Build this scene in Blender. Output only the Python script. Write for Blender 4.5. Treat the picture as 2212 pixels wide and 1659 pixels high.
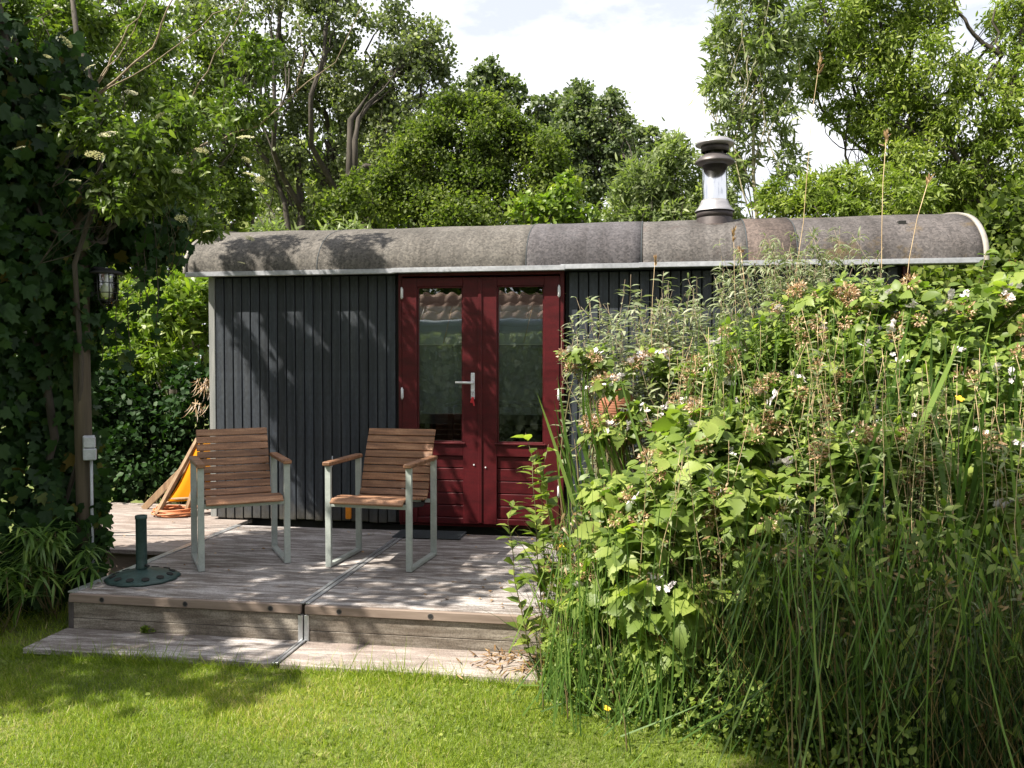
import bpy, bmesh, math, random
import numpy as np
from mathutils import Vector, Matrix

# ------------------------------------------------------------------ scene, camera, light
scene = bpy.context.scene
COL = scene.collection
for o in list(bpy.data.objects):
    bpy.data.objects.remove(o)
random.seed(7)
rng = np.random.default_rng(7)
R = math.radians

CAM = np.array([1.9595, -6.4704, 1.30])
YAW, PITCH, FOC = 0.1644, -0.0297, 1866.0 / 2212.0      # focal length in picture widths
cd = bpy.data.cameras.new('camera')
cam = bpy.data.objects.new('camera', cd)
COL.objects.link(cam)
cam.location = CAM
cam.rotation_euler = (math.pi / 2 + PITCH, 0, YAW)
cd.sensor_width = 36
cd.lens = 36 * FOC
cd.clip_start = 0.05
cd.clip_end = 600
scene.camera = cam

SUN_TO = Vector((-0.53, -0.36, 0.77)).normalized()       # towards the sun
w = bpy.data.worlds.new('World')
scene.world = w
w.use_nodes = True
nt = w.node_tree
nt.nodes.clear()
wo = nt.nodes.new('ShaderNodeOutputWorld')
bg = nt.nodes.new('ShaderNodeBackground')
sky = nt.nodes.new('ShaderNodeTexSky')
sky.sky_type = 'NISHITA'
sky.sun_disc = False
sky.sun_elevation = math.asin(SUN_TO.z)
sky.sun_rotation = math.atan2(SUN_TO.x, SUN_TO.y)
sky.air_density = 1.0
sky.dust_density = 1.5
tc = nt.nodes.new('ShaderNodeTexCoord')
mp = nt.nodes.new('ShaderNodeMapping')
mp.inputs['Scale'].default_value = (1.0, 1.0, 2.2)
mp.inputs['Location'].default_value = (0.35, 0.2, 0.1)
nz = nt.nodes.new('ShaderNodeTexNoise')
nz.inputs['Scale'].default_value = 3.2
nz.inputs['Detail'].default_value = 8
nz.inputs['Roughness'].default_value = 0.55
cr = nt.nodes.new('ShaderNodeValToRGB')
cr.color_ramp.elements[0].position = 0.385
cr.color_ramp.elements[0].color = (0.58, 0.58, 0.58, 1)
cr.color_ramp.elements[1].position = 0.46
cr.color_ramp.elements[1].color = (1, 1, 1, 1)
mx = nt.nodes.new('ShaderNodeMixRGB')
mx.inputs['Color2'].default_value = (9.3, 9.4, 9.9, 1)
nt.links.new(tc.outputs['Generated'], mp.inputs['Vector'])
nt.links.new(mp.outputs['Vector'], nz.inputs['Vector'])
nt.links.new(nz.outputs['Fac'], cr.inputs['Fac'])
nt.links.new(cr.outputs['Color'], mx.inputs['Fac'])
nt.links.new(sky.outputs['Color'], mx.inputs['Color1'])
nt.links.new(mx.outputs['Color'], bg.inputs['Color'])
bg.inputs['Strength'].default_value = 0.054
nt.links.new(bg.outputs['Background'], wo.inputs['Surface'])

sl = bpy.data.lights.new('sun', 'SUN')
sl.energy = 5.0
sl.angle = R(0.53)
sl.color = (1.0, 0.93, 0.80)
so = bpy.data.objects.new('sun', sl)
COL.objects.link(so)
so.location = SUN_TO * 40
so.rotation_euler = (-SUN_TO).to_track_quat('-Z', 'Y').to_euler()

scene.view_settings.view_transform = 'Standard'
scene.view_settings.look = 'None'
scene.view_settings.gamma = 1
scene.view_settings.exposure = 1.42
scene.view_settings.use_curve_mapping = False
scene.render.engine = 'CYCLES'
scene.cycles.max_bounces = 8
scene.cycles.diffuse_bounces = 3
scene.cycles.glossy_bounces = 3
scene.cycles.transmission_bounces = 4
scene.cycles.transparent_max_bounces = 8

# survey helper: the point of the depth plane y = Y that the survey photo row/column (2212 wide) shows
_sy, _cy = math.sin(YAW), math.cos(YAW)
FW = np.array([-_sy * math.cos(PITCH), _cy * math.cos(PITCH), math.sin(PITCH)])
RT = np.array([_cy, _sy, 0.0])
UP = np.cross(RT, FW)


def at(u, v, Y):
    d = FW + RT * (u - 1106) / 1866.0 - UP * (v - 829.5) / 1866.0
    return CAM + d * ((Y - CAM[1]) / d[1])


def pxm(P):
    """metres per survey pixel at point P"""
    return float((np.array(P) - CAM) @ FW) / 1866.0


# ------------------------------------------------------------------ materials
def new_mat(name):
    m = bpy.data.materials.new(name)
    m.use_nodes = True
    n = m.node_tree
    b = n.nodes['Principled BSDF']
    return m, n, b


def N(n, t, **kw):
    x = n.nodes.new(t)
    for k, v in kw.items():
        if k in x.inputs:
            x.inputs[k].default_value = v
        else:
            setattr(x, k, v)
    return x


def ramp(n, stops):
    c = n.nodes.new('ShaderNodeValToRGB')
    while len(c.color_ramp.elements) < len(stops):
        c.color_ramp.elements.new(0.5)
    for e, (p, col) in zip(c.color_ramp.elements, stops):
        e.position = p
        e.color = (*col, 1)
    return c


def rough_mat(name, stops, scale=(8, 8, 8), detail=6, rough=0.7, bump=0.2, dist=0.01, metal=0.0, spec=0.5,
              fine=None, fine_amt=0.0, perobj=0.0, bscale=None):
    m, n, b = new_mat(name)
    t = N(n, 'ShaderNodeTexCoord')
    mpn = N(n, 'ShaderNodeMapping')
    mpn.inputs['Scale'].default_value = scale
    n.links.new(t.outputs['Object'], mpn.inputs['Vector'])
    vec = mpn.outputs['Vector']
    oi = N(n, 'ShaderNodeObjectInfo')
    if perobj:
        va = N(n, 'ShaderNodeVectorMath', operation='ADD')
        sc_ = N(n, 'ShaderNodeVectorMath', operation='SCALE')
        sc_.inputs['Scale'].default_value = 37.0
        cmb = N(n, 'ShaderNodeCombineXYZ')
        n.links.new(oi.outputs['Random'], cmb.inputs[0])
        n.links.new(oi.outputs['Random'], cmb.inputs[1])
        n.links.new(cmb.outputs[0], sc_.inputs[0])
        n.links.new(vec, va.inputs[0])
        n.links.new(sc_.outputs[0], va.inputs[1])
        vec = va.outputs[0]
    nz = N(n, 'ShaderNodeTexNoise', Scale=1.0, Detail=detail, Roughness=0.6)
    n.links.new(vec, nz.inputs['Vector'])
    c = ramp(n, stops)
    n.links.new(nz.outputs['Fac'], c.inputs['Fac'])
    col = c.outputs['Color']
    if fine:
        n2 = N(n, 'ShaderNodeTexNoise', Scale=fine, Detail=2.0, Roughness=0.5)
        n.links.new(t.outputs['Object'], n2.inputs['Vector'])
        r2 = ramp(n, [(0.38, (1 - fine_amt,) * 3), (0.62, (1 + fine_amt * 0.6,) * 3)])
        n.links.new(n2.outputs['Fac'], r2.inputs['Fac'])
        mm = N(n, 'ShaderNodeMixRGB', blend_type='MULTIPLY')
        mm.inputs['Fac'].default_value = 1
        n.links.new(col, mm.inputs['Color1'])
        n.links.new(r2.outputs['Color'], mm.inputs['Color2'])
        col = mm.outputs['Color']
    if perobj:
        mr = N(n, 'ShaderNodeMapRange')
        mr.inputs['To Min'].default_value = 1 - perobj
        mr.inputs['To Max'].default_value = 1 + perobj
        n.links.new(oi.outputs['Random'], mr.inputs['Value'])
        hs = N(n, 'ShaderNodeHueSaturation')
        n.links.new(mr.outputs[0], hs.inputs['Value'])
        n.links.new(col, hs.inputs['Color'])
        col = hs.outputs['Color']
    n.links.new(col, b.inputs['Base Color'])
    b.inputs['Roughness'].default_value = rough
    b.inputs['Metallic'].default_value = metal
    b.inputs['Specular IOR Level'].default_value = spec
    if bump:
        bp = N(n, 'ShaderNodeBump', Strength=bump, Distance=dist)
        if bscale:
            nb = N(n, 'ShaderNodeTexNoise', Scale=bscale, Detail=4.0)
            n.links.new(t.outputs['Object'], nb.inputs['Vector'])
            n.links.new(nb.outputs['Fac'], bp.inputs['Height'])
        else:
            n.links.new(nz.outputs['Fac'], bp.inputs['Height'])
        n.links.new(bp.outputs['Normal'], b.inputs['Normal'])
    return m


def leaf_mat(name, stops, transl=0.35, rough=0.45, spec=0.4, tcol=(1.25, 1.45, 0.5)):
    m, n, b = new_mat(name)
    a = N(n, 'ShaderNodeAttribute', attribute_name='rnd')
    c = ramp(n, stops)
    n.links.new(a.outputs['Fac'], c.inputs['Fac'])
    n.links.new(c.outputs['Color'], b.inputs['Base Color'])
    b.inputs['Roughness'].default_value = rough
    b.inputs['Specular IOR Level'].default_value = spec
    tr = N(n, 'ShaderNodeBsdfTranslucent')
    mm = N(n, 'ShaderNodeMixRGB', blend_type='MULTIPLY')
    mm.inputs['Fac'].default_value = 1
    mm.inputs['Color2'].default_value = (*tcol, 1)
    n.links.new(c.outputs['Color'], mm.inputs['Color1'])
    n.links.new(mm.outputs['Color'], tr.inputs['Color'])
    ms = N(n, 'ShaderNodeMixShader')
    ms.inputs['Fac'].default_value = transl
    n.links.new(b.outputs[0], ms.inputs[1])
    n.links.new(tr.outputs[0], ms.inputs[2])
    n.links.new(ms.outputs[0], n.nodes['Material Output'].inputs['Surface'])
    return m


def plain(name, col, rough=0.5, metal=0.0, spec=0.5):
    return rough_mat(name, [(0.3, tuple(x * 0.85 for x in col)), (0.7, tuple(min(1, x * 1.12) for x in col))],
                     scale=(14, 14, 14), rough=rough, metal=metal, bump=0.05, dist=0.002, spec=spec, fine=90, fine_amt=0.08)


M = {}
M['bark'] = rough_mat('bark', [(0.3, (0.018, 0.014, 0.010)), (0.7, (0.07, 0.058, 0.045))], scale=(14, 14, 3), bump=0.6, dist=0.02, rough=0.9)
M['bark_pale'] = rough_mat('bark_pale', [(0.3, (0.13, 0.115, 0.06)), (0.7, (0.30, 0.27, 0.17))], scale=(10, 10, 3), bump=0.4, dist=0.01, rough=0.85)
M['twig'] = rough_mat('twig', [(0.3, (0.14, 0.10, 0.06)), (0.7, (0.30, 0.24, 0.16))], scale=(20, 20, 6), bump=0.2, rough=0.8)
M['straw'] = rough_mat('straw', [(0.3, (0.30, 0.20, 0.10)), (0.7, (0.55, 0.42, 0.26))], scale=(20, 20, 4), bump=0.1, rough=0.7)
M['cane'] = rough_mat('cane', [(0.3, (0.06, 0.08, 0.025)), (0.7, (0.16, 0.10, 0.05))], scale=(12, 12, 5), bump=0.1, rough=0.6)

M['boards'] = rough_mat('dark_stain', [(0.32, (0.009, 0.013, 0.021)), (0.55, (0.024, 0.030, 0.040)), (0.78, (0.048, 0.053, 0.060))],
                        scale=(34, 34, 2.2), rough=0.55, bump=0.35, dist=0.003, fine=60, fine_amt=0.25, perobj=0.26)
def splash(m, z0=0.0, z1=0.16, col=(0.10, 0.085, 0.06), amt=0.5):
    """dried mud splashes low on the cladding, ragged upper edge"""
    n = m.node_tree
    b = n.nodes['Principled BSDF']
    src = b.inputs['Base Color'].links[0].from_socket
    g = N(n, 'ShaderNodeNewGeometry')
    sp = N(n, 'ShaderNodeSeparateXYZ')
    n.links.new(g.outputs['Position'], sp.inputs[0])
    nz = N(n, 'ShaderNodeTexNoise', Scale=14.0, Detail=6.0, Roughness=0.7)
    n.links.new(g.outputs['Position'], nz.inputs['Vector'])
    ma = N(n, 'ShaderNodeMath', operation='MULTIPLY_ADD')
    ma.inputs[1].default_value = -0.22
    n.links.new(nz.outputs['Fac'], ma.inputs[0])
    n.links.new(sp.outputs[2], ma.inputs[2])
    mr = N(n, 'ShaderNodeMapRange')
    mr.inputs['From Min'].default_value = z0 - 0.11
    mr.inputs['From Max'].default_value = z1 - 0.11
    mr.inputs['To Min'].default_value = amt
    mr.inputs['To Max'].default_value = 0.0
    n.links.new(ma.outputs[0], mr.inputs['Value'])
    mx_ = N(n, 'ShaderNodeMixRGB')
    mx_.inputs['Color2'].default_value = (*col, 1)
    n.links.new(mr.outputs[0], mx_.inputs['Fac'])
    n.links.new(src, mx_.inputs['Color1'])
    n.links.new(mx_.outputs[0], b.inputs['Base Color'])


splash(M['boards'])
M['void'] = plain('dark_void', (0.012, 0.012, 0.012), rough=0.9)
M['red'] = rough_mat('red_paint', [(0.3, (0.040, 0.003, 0.005)), (0.7, (0.074, 0.005, 0.008))], scale=(5, 5, 22), rough=0.45, spec=0.3,
                     bump=0.12, dist=0.002, fine=70, fine_amt=0.12)
M['white'] = plain('white_metal', (0.62, 0.63, 0.66), rough=0.4)
M['alu'] = rough_mat('aluminium', [(0.3, (0.38, 0.39, 0.41)), (0.7, (0.62, 0.63, 0.65))], scale=(20, 20, 20), rough=0.38, metal=0.7, bump=0.05)
M['zinc'] = rough_mat('eaves_trim', [(0.3, (0.26, 0.27, 0.30)), (0.7, (0.40, 0.41, 0.45))], scale=(3, 12, 12), rough=0.45, metal=0.1, bump=0.05,
                      fine=40, fine_amt=0.12)
M['steel'] = rough_mat('stainless_steel', [(0.3, (0.62, 0.63, 0.65)), (0.7, (0.75, 0.76, 0.78))], scale=(4, 4, 1), rough=0.13, metal=1.0, bump=0.02)
M['steel_dull'] = rough_mat('dull_steel', [(0.3, (0.26, 0.25, 0.26)), (0.7, (0.40, 0.39, 0.41))], scale=(9, 9, 9), rough=0.42, metal=0.6, bump=0.06)
M['soot'] = rough_mat('sooty_metal', [(0.3, (0.018, 0.015, 0.016)), (0.7, (0.07, 0.055, 0.055))], scale=(12, 12, 12), rough=0.6, metal=0.4, bump=0.1)
M['bronze'] = rough_mat('collar_metal', [(0.3, (0.055, 0.048, 0.050)), (0.7, (0.12, 0.105, 0.108))], scale=(9, 9, 9), rough=0.5, metal=0.5, bump=0.08)
M['chair_metal'] = rough_mat('sage_metal', [(0.3, (0.27, 0.30, 0.285)), (0.7, (0.35, 0.38, 0.365))], scale=(15, 15, 15), rough=0.4, bump=0.04, dist=0.001,
                             fine=80, fine_amt=0.06)
M['teak'] = rough_mat('teak', [(0.28, (0.08, 0.036, 0.017)), (0.5, (0.21, 0.10, 0.050)), (0.75, (0.38, 0.21, 0.115))], scale=(4, 40, 40), rough=0.6,
                      bump=0.25, dist=0.002, fine=120, fine_amt=0.15, perobj=0.22)
M['oak'] = rough_mat('weathered_oak', [(0.3, (0.17, 0.10, 0.055)), (0.7, (0.36, 0.24, 0.14))], scale=(30, 30, 4), rough=0.7, bump=0.25, dist=0.003)
M['post'] = rough_mat('post_wood', [(0.3, (0.04, 0.031, 0.02)), (0.7, (0.09, 0.07, 0.046))], scale=(35, 35, 2), rough=0.85, bump=0.5, dist=0.006)
M['canvas'] = leaf_mat('yellow_canvas', [(0, (0.75, 0.33, 0.012)), (1, (0.75, 0.33, 0.012))], transl=0.45, rough=0.8, spec=0.1, tcol=(1.1, 1.0, 0.6))
M['hose'] = plain('orange_rubber', (0.50, 0.19, 0.08), rough=0.5)
M['green_cast'] = rough_mat('green_cast_plastic', [(0.3, (0.012, 0.035, 0.033)), (0.7, (0.03, 0.062, 0.058))], scale=(12, 12, 12), rough=0.55, bump=0.3,
                            dist=0.004, fine=60, fine_amt=0.2)
M['grey_box'] = plain('grey_plastic', (0.36, 0.38, 0.42), rough=0.5)
M['mat'] = plain('doormat_rubber', (0.035, 0.042, 0.048), rough=0.85)
M['orange'] = plain('orange_plastic', (0.6, 0.20, 0.01), rough=0.4)
M['redfob'] = plain('red_plastic', (0.45, 0.02, 0.03), rough=0.35)
M['iron'] = plain('black_iron', (0.02, 0.02, 0.022), rough=0.6, metal=0.4)
M['bulb'] = plain('frosted_bulb', (0.70, 0.70, 0.68), rough=0.3)
M['terracotta'] = rough_mat('terracotta', [(0.3, (0.24, 0.085, 0.045)), (0.7, (0.40, 0.17, 0.10))], scale=(9, 9, 9), rough=0.8, bump=0.2)
M['plaster'] = plain('interior_paint', (0.42, 0.47, 0.50), rough=0.8)
M['dark_wood'] = rough_mat('dark_wood', [(0.3, (0.02, 0.013, 0.01)), (0.7, (0.05, 0.035, 0.027))], scale=(8, 30, 30), rough=0.5, bump=0.1)
M['tile'] = rough_mat('clay_tile', [(0.3, (0.26, 0.14, 0.10)), (0.7, (0.40, 0.25, 0.19))], scale=(4, 4, 4), rough=0.75, bump=0.2, perobj=0.12)
M['brick'] = rough_mat('render_coat', [(0.3, (0.20, 0.19, 0.17)), (0.7, (0.32, 0.30, 0.28))], scale=(4, 4, 4), rough=0.85, bump=0.2)
M['gutter'] = plain('zinc_gutter', (0.13, 0.16, 0.22), rough=0.7)


def felt(name, base, tint, moss=0.0):
    """mineral felt: pale grit over darker felt, a little lichen"""
    m, n, b = new_mat(name)
    t = N(n, 'ShaderNodeTexCoord')
    big = N(n, 'ShaderNodeTexNoise', Scale=2.2, Detail=6.0, Roughness=0.65)
    n.links.new(t.outputs['Object'], big.inputs['Vector'])
    c1 = ramp(n, [(0.3, tuple(x * 0.55 for x in base)), (0.7, tuple(x * 1.0 for x in base))])
    n.links.new(big.outputs['Fac'], c1.inputs['Fac'])
    gr = N(n, 'ShaderNodeTexVoronoi', Scale=75.0)
    n.links.new(t.outputs['Object'], gr.inputs['Vector'])
    c2 = ramp(n, [(0.0, (0.35, 0.35, 0.35)), (0.5, (1.0, 1.0, 1.0)), (1.0, (1.55, 1.5, 1.45))])
    sp = N(n, 'ShaderNodeSeparateColor')
    n.links.new(gr.outputs['Color'], sp.inputs[0])
    n.links.new(sp.outputs[0], c2.inputs['Fac'])
    mu = N(n, 'ShaderNodeMixRGB', blend_type='MULTIPLY')
    mu.inputs['Fac'].default_value = 0.55
    n.links.new(c1.outputs['Color'], mu.inputs['Color1'])
    n.links.new(c2.outputs['Color'], mu.inputs['Color2'])
    col = mu.outputs['Color']
    st = N(n, 'ShaderNodeTexNoise', Scale=3.6, Detail=7.0, Roughness=0.7)
    mp_ = N(n, 'ShaderNodeMapping')
    mp_.inputs['Location'].default_value = (3.1, 1.7, 0.4)
    n.links.new(t.outputs['Object'], mp_.inputs['Vector'])
    n.links.new(mp_.outputs[0], st.inputs['Vector'])
    c3 = ramp(n, [(0.56, (0, 0, 0)), (0.68, (1, 1, 1))])
    n.links.new(st.outputs['Fac'], c3.inputs['Fac'])
    k = N(n, 'ShaderNodeMath', operation='MULTIPLY')
    k.inputs[1].default_value = max(moss, 0.14)
    n.links.new(c3.outputs['Color'], k.inputs[0])
    mx_ = N(n, 'ShaderNodeMixRGB')
    mx_.inputs['Color2'].default_value = (*tint, 1)
    n.links.new(k.outputs[0], mx_.inputs['Fac'])
    n.links.new(col, mx_.inputs['Color1'])
    sm_ = N(n, 'ShaderNodeMapping')
    sm_.inputs['Scale'].default_value = (11.0, 0.7, 0.7)
    n.links.new(t.outputs['Object'], sm_.inputs['Vector'])
    sn = N(n, 'ShaderNodeTexNoise', Scale=1.0, Detail=8.0, Roughness=0.7)
    n.links.new(sm_.outputs[0], sn.inputs['Vector'])
    sr = ramp(n, [(0.36, (0.66, 0.65, 0.64)), (0.58, (1.10, 1.10, 1.10))])
    n.links.new(sn.outputs['Fac'], sr.inputs['Fac'])
    sx = N(n, 'ShaderNodeMixRGB', blend_type='MULTIPLY')
    sx.inputs['Fac'].default_value = 0.75
    n.links.new(mx_.outputs[0], sx.inputs['Color1'])
    n.links.new(sr.outputs[0], sx.inputs['Color2'])
    n.links.new(sx.outputs[0], b.inputs['Base Color'])
    b.inputs['Roughness'].default_value = 0.9
    b.inputs['Specular IOR Level'].default_value = 0.2
    bp = N(n, 'ShaderNodeBump', Strength=0.9, Distance=0.008)
    n.links.new(sp.outputs[0], bp.inputs['Height'])
    n.links.new(bp.outputs[0], b.inputs['Normal'])
    return m


M['felt_a'] = felt('grey_brown_felt', (0.130, 0.121, 0.112), (0.06, 0.045, 0.042))
M['felt_b'] = felt('blue_grey_felt', (0.096, 0.090, 0.098), (0.07, 0.085, 0.09))
M['felt_c'] = felt('worn_felt', (0.114, 0.106, 0.104), (0.07, 0.05, 0.045), 0.5)
M['felt_d'] = felt('rusty_patch_felt', (0.118, 0.094, 0.086), (0.11, 0.07, 0.055), 0.5)
M['felt_e'] = felt('lichen_felt', (0.108, 0.098, 0.098), (0.14, 0.095, 0.035), 0.6)
M['roof_edge'] = rough_mat('pale_roof_edge', [(0.3, (0.18, 0.16, 0.14)), (0.7, (0.30, 0.28, 0.25))], scale=(9, 9, 9), rough=0.7, bump=0.15)


def deck_mat(name, light, dark, brown):
    """worn concrete-forming board: pale film scuffed off in streaks along x"""
    m, n, b = new_mat(name)
    t = N(n, 'ShaderNodeTexCoord')
    oi = N(n, 'ShaderNodeObjectInfo')

    def noise(scale, det, rough, off):
        mp_ = N(n, 'ShaderNodeMapping')
        mp_.inputs['Scale'].default_value = scale
        mp_.inputs['Location'].default_value = off
        n.links.new(t.outputs['Object'], mp_.inputs['Vector'])
        q = N(n, 'ShaderNodeTexNoise', Scale=1.0, Detail=det, Roughness=rough)
        n.links.new(mp_.outputs[0], q.inputs['Vector'])
        return q
    a = noise((3.4, 26.0, 30.0), 10.0, 0.75, (0, 0, 0))
    c1 = ramp(n, [(0.42, dark), (0.50, tuple(x * 0.6 + y * 0.4 for x, y in zip(dark, light))), (0.565, light), (0.70, tuple(x * 1.15 for x in light))])
    n.links.new(a.outputs['Fac'], c1.inputs['Fac'])
    s = noise((1.1, 3.0, 3.0), 6.0, 0.6, (5, 2, 1))
    c2 = ramp(n, [(0.45, (0, 0, 0)), (0.66, (0.8, 0.8, 0.8))])
    n.links.new(s.outputs['Fac'], c2.inputs['Fac'])
    mx_ = N(n, 'ShaderNodeMixRGB')
    mx_.inputs['Color2'].default_value = (*brown, 1)
    n.links.new(c2.outputs[0], mx_.inputs['Fac'])
    n.links.new(c1.outputs[0], mx_.inputs['Color1'])
    g = noise((150.0, 150.0, 150.0), 2.0, 0.5, (0, 0, 0))
    c3 = ramp(n, [(0.35, (0.72, 0.72, 0.72)), (0.6, (1.08, 1.08, 1.08))])
    n.links.new(g.outputs['Fac'], c3.inputs['Fac'])
    mu = N(n, 'ShaderNodeMixRGB', blend_type='MULTIPLY')
    mu.inputs['Fac'].default_value = 1
    n.links.new(mx_.outputs[0], mu.inputs['Color1'])
    n.links.new(c3.outputs[0], mu.inputs['Color2'])
    n.links.new(mu.outputs[0], b.inputs['Base Color'])
    b.inputs['Roughness'].default_value = 0.62
    b.inputs['Specular IOR Level'].default_value = 0.3
    bp = N(n, 'ShaderNodeBump', Strength=0.35, Distance=0.003)
    n.links.new(a.outputs['Fac'], bp.inputs['Height'])
    n.links.new(bp.outputs[0], b.inputs['Normal'])
    return m


M['deck'] = deck_mat('worn_deck_board', (0.40, 0.375, 0.37), (0.125, 0.104, 0.095), (0.115, 0.090, 0.075))
M['deck_pink'] = deck_mat('pale_deck_board', (0.37, 0.325, 0.30), (0.21, 0.175, 0.16), (0.18, 0.135, 0.115))
M['fascia'] = deck_mat('stained_fascia', (0.28, 0.25, 0.215), (0.13, 0.11, 0.09), (0.09, 0.068, 0.053))
M['edge_wood'] = rough_mat('edge_rail_wood', [(0.3, (0.13, 0.095, 0.075)), (0.7, (0.24, 0.185, 0.155))], scale=(3, 30, 30), rough=0.75, bump=0.25, dist=0.003)


def glass_mat():
    m, n, b = new_mat('window_glass')
    n.nodes.remove(b)
    g = N(n, 'ShaderNodeBsdfGlossy')
    g.inputs['Roughness'].default_value = 0.0
    g.inputs['Color'].default_value = (0.95, 0.97, 0.97, 1)
    t = N(n, 'ShaderNodeBsdfTransparent')
    t.inputs['Color'].default_value = (0.93, 0.955, 0.96, 1)
    f = N(n, 'ShaderNodeFresnel', IOR=1.85)
    tcn = N(n, 'ShaderNodeTexCoord')
    nz = N(n, 'ShaderNodeTexNoise', Scale=2.5, Detail=2.0)
    n.links.new(tcn.outputs['Object'], nz.inputs['Vector'])
    bp = N(n, 'ShaderNodeBump', Strength=0.04, Distance=0.02)
    n.links.new(nz.outputs['Fac'], bp.inputs['Height'])
    n.links.new(bp.outputs[0], g.inputs['Normal'])
    ad = N(n, 'ShaderNodeMath', operation='MULTIPLY_ADD')
    ad.inputs[1].default_value = 1.0
    ad.inputs[2].default_value = 0.02
    n.links.new(f.outputs[0], ad.inputs[0])
    ms = N(n, 'ShaderNodeMixShader')
    n.links.new(ad.outputs[0], ms.inputs[0])
    n.links.new(t.outputs[0], ms.inputs[1])
    n.links.new(g.outputs[0], ms.inputs[2])
    n.links.new(ms.outputs[0], n.nodes['Material Output'].inputs['Surface'])
    return m


M['glass'] = glass_mat()


def blind_mat(clear=0.45):
    m, n, b = new_mat('thin_gauze')
    b.inputs['Base Color'].default_value = (0.68, 0.75, 0.86, 1)
    b.inputs['Roughness'].default_value = 0.8
    t = N(n, 'ShaderNodeBsdfTransparent')
    ms = N(n, 'ShaderNodeMixShader')
    ms.inputs[0].default_value = clear
    n.links.new(b.outputs[0], ms.inputs[1])
    n.links.new(t.outputs[0], ms.inputs[2])
    n.links.new(ms.outputs[0], n.nodes['Material Output'].inputs['Surface'])
    return m


M['gauze'] = blind_mat()
M['net'] = blind_mat(0.72)

G = lambda *c: c
L = {}
L['ivy'] = leaf_mat('ivy_leaf', [(0, (0.008, 0.024, 0.007)), (0.6, (0.019, 0.048, 0.012)), (0.93, (0.036, 0.080, 0.018)), (1, (0.12, 0.09, 0.02))], transl=0.22, rough=0.55, spec=0.2)
L['elder'] = leaf_mat('elder_leaf', [(0, (0.05, 0.085, 0.016)), (0.6, (0.10, 0.15, 0.03)), (1, (0.20, 0.25, 0.05))], transl=0.40)
L['poplar'] = leaf_mat('poplar_leaf', [(0, (0.055, 0.075, 0.034)), (0.5, (0.13, 0.16, 0.075)), (1, (0.32, 0.34, 0.21))], transl=0.42, rough=0.5, spec=0.35)
L['ash'] = leaf_mat('ash_leaf', [(0, (0.030, 0.050, 0.012)), (0.5, (0.080, 0.115, 0.024)), (1, (0.23, 0.27, 0.07))], transl=0.48, rough=0.55, spec=0.25)
L['alder'] = leaf_mat('alder_leaf', [(0, (0.045, 0.070, 0.034)), (0.5, (0.105, 0.14, 0.068)), (1, (0.25, 0.28, 0.16))], transl=0.42, rough=0.5, spec=0.35)
L['willow'] = leaf_mat('willow_leaf', [(0, (0.085, 0.13, 0.022)), (0.6, (0.175, 0.23, 0.045)), (1, (0.31, 0.35, 0.09))], transl=0.45, spec=0.3)
L['osier'] = leaf_mat('osier_leaf', [(0, (0.09, 0.125, 0.045)), (0.6, (0.18, 0.225, 0.095)), (1, (0.33, 0.36, 0.20))], transl=0.42, spec=0.3)
L['lime'] = leaf_mat('bright_shrub_leaf', [(0, (0.08, 0.14, 0.02)), (0.6, (0.15, 0.22, 0.03)), (1, (0.26, 0.30, 0.04))], transl=0.4)
L['bramble'] = leaf_mat('bramble_leaf', [(0, (0.06, 0.10, 0.018)), (0.55, (0.145, 0.21, 0.04)), (1, (0.30, 0.36, 0.085))], transl=0.45, rough=0.45, spec=0.35)
L['grey'] = leaf_mat('grey_willow_leaf', [(0, (0.12, 0.15, 0.075)), (0.6, (0.21, 0.25, 0.13)), (1, (0.33, 0.35, 0.23))], transl=0.33, tcol=(1.1, 1.2, 0.7))
L['reed'] = leaf_mat('reed_leaf', [(0, (0.05, 0.10, 0.02)), (0.6, (0.10, 0.18, 0.04)), (1, (0.20, 0.28, 0.07))], transl=0.38, rough=0.35)
L['stem'] = leaf_mat('grass_stem', [(0, (0.014, 0.034, 0.009)), (0.6, (0.038, 0.078, 0.020)), (0.74, (0.075, 0.10, 0.03)), (0.84, (0.17, 0.12, 0.055)), (1, (0.30, 0.20, 0.10))], transl=0.3)
L['straw'] = leaf_mat('dry_leaf', [(0, (0.13, 0.075, 0.035)), (0.6, (0.26, 0.16, 0.075)), (1, (0.44, 0.31, 0.17))], transl=0.25, tcol=(1.1, 0.9, 0.5))
L['lawn'] = leaf_mat('lawn_blade', [(0, (0.105, 0.160, 0.012)), (0.5, (0.20, 0.275, 0.024)), (0.82, (0.32, 0.37, 0.045)), (0.93, (0.42, 0.36, 0.11)), (1, (0.50, 0.42, 0.21))], transl=0.38, rough=0.5)
L['cream'] = leaf_mat('cream_petal', [(0, (0.52, 0.50, 0.30)), (1, (0.75, 0.72, 0.50))], transl=0.3, tcol=(1, 1, 0.8))
L['white'] = leaf_mat('white_petal', [(0, (0.62, 0.55, 0.58)), (1, (0.82, 0.78, 0.80))], transl=0.3, tcol=(1, 1, 1))
L['spent'] = leaf_mat('spent_flower', [(0, (0.22, 0.12, 0.055)), (0.5, (0.40, 0.26, 0.15)), (1, (0.62, 0.48, 0.33))], transl=0.2, tcol=(1.1, 0.9, 0.6))
L['yellow'] = leaf_mat('yellow_petal', [(0, (0.75, 0.45, 0.02)), (1, (0.8, 0.55, 0.05))], transl=0.2, tcol=(1, 1, 0.5))


# ------------------------------------------------------------------ objects
def setp(o, label=None, cat=None, group=None, kind=None):
    if label: o['label'] = label
    if cat: o['category'] = cat
    if group: o['group'] = group
    if kind: o['kind'] = kind
    return o


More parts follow.
